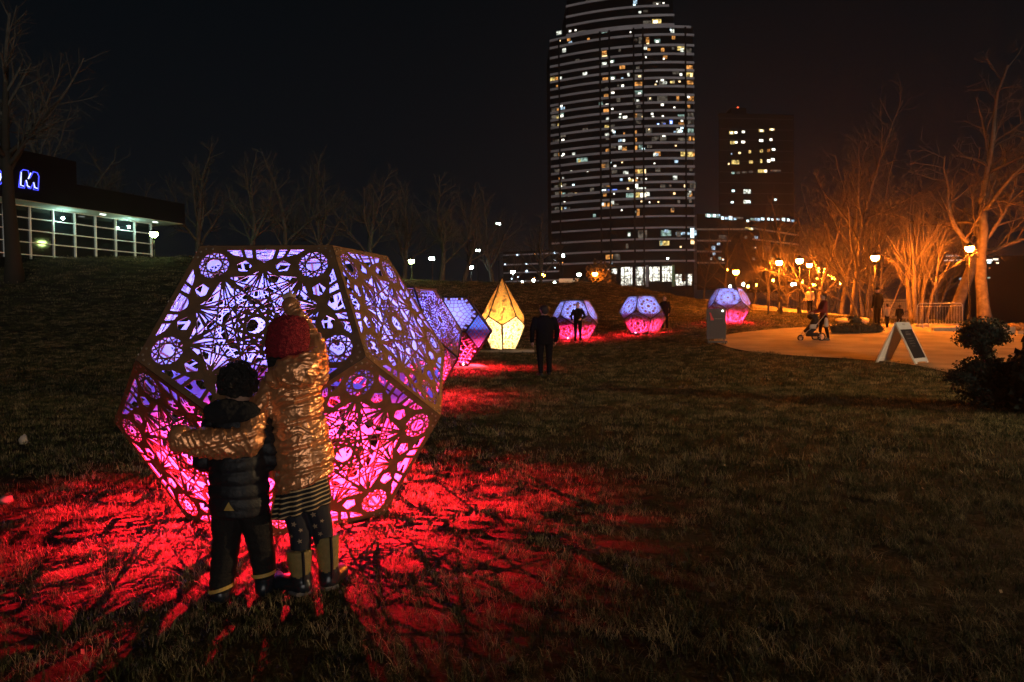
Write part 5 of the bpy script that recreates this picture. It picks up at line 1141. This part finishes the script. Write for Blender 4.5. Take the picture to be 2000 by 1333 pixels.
# --- other people
def adult(label, loc, rz, H, top, trou, hairm, stride=0.0, skin=M_skin, arms=((-.24, 0.06, .86), (.24, 0.06, .86)), coat=0.84, hat=None, vox=0.014, elb=None):
    s = H / 1.75; t = thing('person', label, 'person', loc, rz); f = lambda *p: tuple(x * s for x in p); P = []
    for sg in (-1, 1):
        st = stride * sg; hip, kn, an = f(sg * .09, 0, .90), f(sg * .10, st * .5 + .02, .49), f(sg * .105, st, .09 + (.03 if st < 0 else 0))
        P += [('C', hip, kn, .092 * s, .066 * s, 1), ('C', kn, an, .064 * s, .050 * s, 1), ('C', an, (an[0], an[1] + .06 * s, .05 * s), .045 * s, .042 * s, 2), ('C', (an[0], an[1] - .03 * s, .042 * s), (an[0] * 1.08, an[1] + .17 * s, .038 * s), .042 * s, .036 * s, 2)]
        sh = f(sg * .185, 0, 1.40); w_ = f(*arms[0 if sg < 0 else 1]); el_ = f(*elb[0 if sg < 0 else 1]) if elb else f(sg * .255, -.03, 1.13)
        P += [('C', sh, el_, .066 * s, .054 * s, 0), ('C', el_, w_, .052 * s, .042 * s, 0)]; dv = (Vector(w_) - Vector(el_)).normalized(); P += hand(w_, dv, (-sg, 0.2, 0), .18 * s, 3, 0.6, False, sg)
    P += [('L', [tuple(x * s for x in r) for r in ((coat, 0, 0, .175, .125), (coat + .06, 0, 0, .18, .13), (1.05, 0, 0, .17, .12), (1.22, 0, 0, .185, .128), (1.38, 0, 0, .185, .115), (1.46, 0, 0, .11, .085), (1.50, 0, 0, .075, .07))], 0), ('C', f(0, 0, 1.44), f(0, .01, 1.55), .055 * s, .052 * s, 3)]
    P += head_prims(f(0, .015, 1.635), .106 * s, 3)
    grown('body', P, vox, [top, trou, M_bootd, skin], t, None, 2); eyes(t, f(0, .015, 1.635), .106 * s)
    if hat: grown('beanie', [('L', [tuple(x * s for x in r) for r in ((1.635, 0, .005, .096, .112), (1.70, 0, 0, .092, .106), (1.755, 0, 0, .06, .07), (1.77, 0, 0, .03, .03))], 0)], vox * .8, [hat], t)
    else: grown('hair', [('E', f(0, -.012, 1.665), (.094 * s, .108 * s, .10 * s), 0), ('E', f(0, -.055, 1.60), (.078 * s, .06 * s, .085 * s), 0)], vox * .8, [hairm], t, lambda p, n_: 0.004 * noise.noise(p * 40))
    return t
M_jk = mat('dark_blue_coat', (0.004, 0.0045, 0.008), 0.9, spec=0.1); M_jeans = mat('dark_jeans', (0.005, 0.006, 0.010), 0.9, spec=0.1); M_redj = mat('dark_red_coat', (0.22, 0.022, 0.015), 0.8); M_blk = mat('black_cloth', (0.004, 0.004, 0.005), 0.9, spec=0.1); M_pale = mat('cream_coat', (0.55, 0.46, 0.36), 0.85); M_tanj = mat('tan_coat', (0.40, 0.28, 0.16), 0.85)
adult('person in a dark coat seen from behind, walking across the lawn past the crystal', G(1064, 17.2), 0.25, 1.69, M_jk, M_jeans, M_hair, 0.07, coat=0.78).scale = (1.28, 1.2, 1.0)
adult('slim dark figure standing in front of a glowing dodecahedron', G(1129, 31.2), PI - 0.3, 1.76, M_blk, M_blk, M_hair, 0.04, M_skin2, arms=((-.20, .20, 1.05), (.22, .16, .98)), elb=((-.30, -.03, 1.16), (.30, -.03, 1.16)))
adult('adult in a dark red coat pushing the stroller on the plaza', G(1609, 26.4), PI / 2, 1.72, M_redj, M_blk, M_hair, 0.12, arms=((-.20, .42, 1.05), (.20, .42, 1.05)), elb=((-.25, .12, 1.12), (.25, .12, 1.12)))
adult('tall dark-clad adult standing at the lamp post at the plaza edge', G(1714, 33.0), 0.3, 1.80, M_blk, M_blk, M_hair, 0.03, hat=M_blk)
adult('child in a tan coat and dark trousers walking away at the plaza edge', G(1733, 32.2), 0.1, 1.08, M_tanj, M_blk, M_hair, 0.09, vox=0.011)
kd = adult('child in dark clothes carrying a long pale stick at the plaza edge', G(1757, 31.8), -0.2, 1.04, M_blk, M_blk, M_hair, 0.07, vox=0.011, arms=((-.22, .16, .92), (.26, .14, 1.0)))
adult('person in a cream coat far down the path behind the stroller', G(1582, 45), 2.6, 1.62, M_pale, M_blk, M_hair, 0.08)
adult('dark person standing half hidden behind a glowing dodecahedron', G(1299, 35.0), 2.6, 1.66, M_blk, M_blk, M_hair, 0.03)
st = thing('stick', 'long pale stick held by the child in dark clothes', 'stick', G(1757, 31.8)); b = MB(); b.tube([(-0.13, -0.09, 0.20), (0.14, 0.09, 0.57), (0.33, 0.18, 0.83)], 0.016, 6); b.build('shaft', mat('pale_wood', (0.5, 0.38, 0.25), 0.7), st)

# ------------------------------------------------------------------ stroller
sr_ = thing('stroller', 'dark three-wheeled stroller with a pale bag, pushed on the plaza', 'stroller', G(1586, 26.4), 0)
M_tyre = mat('tyre_rubber', (0.012, 0.012, 0.012), 0.8); M_alu = mat('brushed_tube', (0.45, 0.43, 0.40), 0.4, 0.7); M_fab = mat('black_canvas', (0.016, 0.015, 0.016), 0.85)
for x, y, r in ((-0.42, 0.0, 0.11), (0.24, -0.26, 0.15), (0.24, 0.26, 0.15)):
    b = MB(); b.tube([(x + (r - .02) * math.cos(t), y, r + (r - .02) * math.sin(t)) for t in [2 * PI * k / 20 for k in range(21)]], 0.024, 7, 0, False); wh = b.build('wheel', M_tyre, sr_, True)
    b = MB(); b.ball((x, y, r), (0.025, 0.03, 0.025), 8, 6)
    for k in range(5): b.tube([(x, y, r), (x + (r - .03) * math.cos(k * 1.257), y, r + (r - .03) * math.sin(k * 1.257))], 0.007, 4)
    b.build('spokes', M_alu, wh)
b = MB()
for s in (-1, 1):
    b.tube([(-0.42, 0.05 * s, 0.11), (-0.26, 0.20 * s, 0.34), (0.10, 0.24 * s, 0.62), (0.40, 0.24 * s, 0.98)], 0.016, 7); b.tube([(0.24, 0.245 * s, 0.15), (0.0, 0.24 * s, 0.54)], 0.014, 6)
b.tube([(0.40, -0.24, 0.98), (0.42, 0, 1.0), (0.40, 0.24, 0.98)], 0.017, 7); b.tube([(0.24, -0.26, 0.15), (0.24, 0.26, 0.15)], 0.012, 6); b.build('frame', M_alu, sr_, True)
b = MB(); b.loft([(0.30, -0.12, 0, 0.14, 0.19), (0.36, -0.10, 0, 0.20, 0.21), (0.46, -0.02, 0, 0.20, 0.21), (0.62, 0.07, 0, 0.14, 0.20), (0.80, 0.12, 0, 0.10, 0.19), (0.84, 0.12, 0, 0.07, 0.16)], 16); b.build('seat', M_fab, sr_, True)
b = MB()
for k in range(7):
    a = PI * (0.15 + 0.62 * k / 6)
    for j in range(9):
        t = -PI / 2 + PI * j / 8; b.v.append((0.02 + 0.26 * math.cos(a) * math.cos(t) * 0.9, 0.22 * math.sin(t), 0.76 + 0.27 * math.sin(a) * math.cos(t) * 0.9))
for k in range(6):
    for j in range(8): b.face((k * 9 + j, k * 9 + j + 1, k * 9 + j + 10, k * 9 + j + 9))
cn = b.build('canopy', M_fab, sr_, True); sm_ = cn.modifiers.new('thick', 'SOLIDIFY'); sm_.thickness = 0.012
b = MB(); b.loft([(0.16, 0.02, 0, 0.22, 0.18), (0.20, 0.02, 0, 0.24, 0.2), (0.30, 0.02, 0, 0.24, 0.2)], 14); b.build('basket', M_fab, sr_, True)
b = MB(); b.loft([(0.44, -0.06, -0.225, 0.11, 0.03), (0.50, -0.06, -0.23, 0.13, 0.035), (0.58, -0.05, -0.23, 0.12, 0.03), (0.60, -0.05, -0.23, 0.11, 0.02)], 12); b.build('side_pocket', mat('pale_bag_cloth', (0.5, 0.42, 0.36), 0.8), sr_, True)
bg = thing('shopping_bag', 'pale bag hanging from the stroller handle', 'bag', G(1586, 26.4) + Vector((0.40, -0.28, 0.5)), 0); b = MB(); b.loft([(0, 0, 0, .05, .04), (.05, 0, 0, .085, .05), (.25, 0, 0, .07, .045), (.34, 0, 0, .03, .03)], 12); b.build('sack', mat('white_bag', (0.6, 0.5, 0.42), 0.7), bg, True)
b = MB(); b.tube([(-.03, 0, .33), (0.0, 0.02, .46), (.03, 0, .33)], 0.006, 5); b.build('handle', M_fab, bg)

# ------------------------------------------------------------------ signs
sb = thing('sandwich_board', 'white A-frame sandwich board with a black insert standing at the edge of the plaza', 'sign', G(1762, 19.3), math.radians(39))
Hb, Wb, spread = 1.08, 0.82, 0.50
for sg in (-1, 1):
    lean = math.atan2(spread, Hb) * sg; M = Matrix.Translation((0, -spread * sg, 0)) @ Matrix.Rotation(-lean, 4, 'X'); L = math.hypot(Hb, spread)
    pnl = link('board_panel', None, sb) if False else None
    b = MB()
    for lo, hi in (((-Wb / 2, -.018, 0.05), (-Wb / 2 + .045, .018, L)), ((Wb / 2 - .045, -.018, 0.05), (Wb / 2, .018, L)), ((-Wb / 2 + .0451, -.018, 0.05), (Wb / 2 - .0451, .018, 0.15)), ((-Wb / 2 + .0451, -.018, L - .21), (-.09, .018, L)), ((.09, -.018, L - .21), (Wb / 2 - .0451, .018, L)), ((-.0899, -.018, L - .21), (.0899, .018, L - .085)), ((-.0899, -.018, L - .045), (.0899, .018, L))): b.box(lo, hi, 0, M)
    for x in (-Wb / 2 + .06, Wb / 2 - .06): b.box((x - .05, -.022, 0.0), (x + .05, .022, 0.0499), 0, M)
    fr = b.build('frame', M_white, sb)
    b = MB(); y0_, y1_ = sorted((-.012 * sg, 0)); b.box((-Wb / 2 + .0455, y0_, .1505), (Wb / 2 - .0455, y1_, L - .2105), 0, M); ins = b.build('insert', M_board, fr)
    y0_, y1_ = sorted((.001 * sg, .012 * sg)); b = MB(); b.box((-Wb / 2 + .0455, y0_, .1505), (Wb / 2 - .0455, y1_, L - .2105), 0, M); b.build('backing', M_white, fr)
    rnd = random.Random(4); b = MB(); z = L - .30
    for wd, h_ in ((.24, .022), (.30, .05), (.34, .02), (.30, .018), (.33, .018), (.20, .018)):
        x = -wd / 2
        while x < wd / 2: k = rnd.uniform(.02, .05); b.poly([M @ Vector(p) for p in ((x, -.0135 * sg, z), (min(x + k, wd / 2), -.0135 * sg, z), (min(x + k, wd / 2), -.0135 * sg, z + h_), (x, -.0135 * sg, z + h_))]); x += k + .012
        z -= h_ + .055
    pr = b.build('faded_print', M_print, ins); pr['kind'] = 'stuff'
ss = thing('wheeled_sign', 'upright dark sign panel on a wheeled base with a red mark at its top left', 'sign', G(1399, 25.6), -0.06)
b = MB(); b.box((-0.31, -0.03, 0.24), (0.31, 0.03, 1.24)); b.build('panel', mat('dark_brown_panel', (0.035, 0.022, 0.025), 0.6), ss)
b = MB()
for lo, hi in (((-.335, -.04, .20), (-.311, .04, 1.27)), ((.311, -.04, .20), (.335, .04, 1.27)), ((-.3109, -.04, 1.241), (.3109, .04, 1.27)), ((-.3109, -.04, .20), (.3109, .04, .239))): b.box(lo, hi)
b.build('frame', M_black, ss)
b = MB(); b.box((-.34, -.22, .07), (.34, .22, .13)); b.box((-.29, -.03, .131), (-.25, .03, .199)); b.box((.25, -.03, .131), (.29, .03, .199)); b.build('base', M_black, ss)
for x in (-.28, .28):
    for y in (-.18, .18): b = MB(); b.tube([(x - .02, y, .036), (x + .02, y, .036)], .035, 10); b.build('caster', M_tyre, ss)
b = MB(); b.poly([(x, -.034, z) for x, z in ((-.24, 1.13), (-.19, 1.13), (-.13, .96), (-.09, .92), (-.09, .86), (-.20, .86), (-.20, .95))]); b.build('red_mark', M_redlogo, ss)
b = MB(); rnd = random.Random(6)
for x, z in ((-.06, .905),):
    while x < .18: k = rnd.uniform(.015, .035); b.poly([(x, -.034, z), (x + k, -.034, z), (x + k, -.034, z + .016), (x, -.034, z + .016)]); x += k + .008
pr = b.build('small_print', M_print, ss); pr['kind'] = 'stuff'
b = MB(); b.ball((0.22, -.05, 1.19), 0.018, 8, 6); b.build('clip_light', GL['white'], ss)

# ------------------------------------------------------------------ barrier, bench, stones
br = thing('steel_barrier', 'galvanised steel crowd barrier with upright bars under the right trees', 'barrier', G(1836, 31.5), 0.02); Lb = 1.0
b = MB(); b.tube([(-Lb, 0, .12), (-Lb, 0, 1.02), (-Lb + .08, 0, 1.10), (Lb - .08, 0, 1.10), (Lb, 0, 1.02), (Lb, 0, .12)], .02, 8); b.build('top_rail', M_steel, br, True)
b = MB(); b.tube([(-Lb + .021, 0, .20), (Lb - .021, 0, .20)], .014, 6); b.build('bottom_rail', M_steel, br); b = MB(); b.tube([(-Lb + .021, 0, .98), (Lb - .021, 0, .98)], .012, 6); b.build('middle_rail', M_steel, br)
for k in range(15): x = -Lb + .125 * (k + 1); b = MB(); b.tube([(x, 0, .215), (x, 0, .967)], .008, 5); b.build('bar', M_steel, br)
for x in (-.75, .75): b = MB(); b.box((x - .02, -.3, 0), (x + .02, .3, .03)); b.box((x - .018, -.02, .031), (x + .018, .02, .185)); b.build('foot', M_steel, br)
br2 = copy_tree(br); br2.location = G(1748, 36.2); br2.rotation_euler = (0, 0, 0.35); br2['label'] = 'second steel barrier, seen behind the two walking children'; br['group'] = br2['group'] = 'steel barriers'
M_stone = mat('pale_boulder', (0.32, 0.28, 0.22), 0.9, col2=(0.45, 0.40, 0.32), noise_scale=4, bump=0.6, bscale=10)
def stone(loc, r, lab, seed, grp='boulders at the edge of the planting'):
    b = MB(); b.ball((0, 0, r[2] * .5), r, 14, 10)
    b.v = [tuple(Vector(v) * (1 + 0.25 * noise.noise(Vector(v) * 2.2 / max(r) + Vector((seed * 7, 0, 0))))) for v in b.v]; o = b.build('boulder', M_stone, None, True); o.location = loc; o.rotation_euler = (0, 0, seed); tag(o, lab, 'boulder', grp)
for i, (px, d, r, lab) in enumerate(((1648, 36, (.55, .4, .18), 'long pale boulder just left of the taller hedge tuft'), (1684, 35, (.35, .3, .22), 'pale boulder just right of the taller hedge tuft'), (1795, 32.5, (.16, .14, .10), 'small pale stone under the steel barrier, left one'), (1809, 32.5, (.17, .15, .11), 'small pale stone under the steel barrier, right one'))): stone(G(px, d), r, lab, i + 1)
stone(hit(46, 866) + Vector((0, 0, 0.0)), (0.045, 0.045, 0.06), 'small pale lump on the dark lawn far left', 7, 'pale lumps on the left lawn'); stone(hit(12, 985), (0.05, 0.045, 0.035), 'small pale lump on the lawn at the left edge', 9, 'pale lumps on the left lawn')
kb_ = [(13.2, 30.8), (15.2, 31.0), (19.0, 30.0), (23.0, 29.2)]
for i, (a, c, lab) in enumerate((((17.6, 30.2), (20.6, 29.6), 'low pale stone edging behind the cloud-pruned shrub'), ((20.9, 29.9), (24.5, 29.0), 'low pale stone edging at the right edge of the picture'))):
    A, Bv = Vector(a), Vector(c); L = (Bv - A).length; k = thing('stone_edging', lab, 'kerb', (a[0], a[1], terr(*a)), math.atan2((Bv - A).y, (Bv - A).x), 'stone edgings of the planting')
    n_ = max(3, int(L / .6))
    for j in range(n_): b = MB(); b.box((j * L / n_ + .006, -.12, -.2), ((j + 1) * L / n_ - .006, .12, .14 + .015 * ((j * 7) % 3))); b.build('kerbstone', M_stone, k)
leafy('ornamental_grass', 'tawny ornamental planting beyond the stone edging at far right', 'plant', Vector((22.0, 31.5, terr(22, 31.5))), [((-1.6 + .8 * i, .2 * (i % 2), .18), (.55, .4, .28)) for i in range(5)], 1500, 0.16, mat('dry_stalks', (0.32, 0.24, 0.12), 0.8), 51, None, False)
bn = thing('bench', 'dark backless bench beside the path left of the cream-coated person', 'bench', G(1543, 44), 0.05)
for k in range(4): b = MB(); b.box((-.75, -.2 + .105 * k, .43), (.75, -.11 + .105 * k, .46)); b.build('slat', mat('bench_wood', (0.10, 0.06, 0.03), 0.7) if k == 0 else bpy.data.materials['bench_wood'], bn)
for x in (-.55, .55): b = MB(); b.box((x - .03, -.18, 0), (x + .03, .18, .4295)); b.build('leg', M_black, bn)
b = thing('bollard', 'short post beside the lit strip of path', 'bollard', G(1501, 44)); q = MB(); q.lathe([(.06, 0), (.06, .8), (.07, .82), (.05, .88), (.001, .89)], 10); q.build('post', M_black, b)

b = MB(); rnd = random.Random(21)
for i in range(900):
    y = rnd.uniform(1.5, 16); x = rnd.uniform(-0.8, 0.8) * y
    if inside(x, y, loopP): continue
    z = terr(x, y) + rnd.uniform(0.012, 0.03); a = rnd.uniform(0, 6.28); s_ = rnd.uniform(0.008, 0.019); c_, d_ = math.cos(a) * s_, math.sin(a) * s_; t1, t2 = rnd.uniform(-.012, .012), rnd.uniform(-.012, .012)
    b.poly([(x - c_, y - d_, z - t1), (x + d_ * .5, y - c_ * .5, z + t2), (x + c_, y + d_, z + t1), (x - d_ * .5, y + c_ * .5, z + abs(t2))])
o = b.build('fallen_leaves', mat('dead_leaf', (0.09, 0.055, 0.025), 0.8, col2=(0.17, 0.11, 0.055), noise_scale=3)); o['kind'] = 'stuff'; tag(o, 'small dead leaves scattered thinly over the lawn', 'leaves')
hz = bpy.data.materials.new('lamp_glow_haze'); hz.use_nodes = True; n = hz.node_tree; n.nodes.clear(); o_ = n.nodes.new('ShaderNodeOutputMaterial'); v_ = n.nodes.new('ShaderNodeVolumePrincipled')
v_.inputs['Color'].default_value = (0.9, 0.9, 0.9, 1); v_.inputs['Density'].default_value = 0.0003; v_.inputs['Anisotropy'].default_value = 0.75; n.links.new(v_.outputs[0], o_.inputs['Volume'])
b = MB(); b.box((-950, -70, -3.7), (950, 1550, 153)); b.build('glow_haze', hz, kind='stuff')  # thin volume added to give the lamps their orange glow
S.cycles.volume_bounces = 0
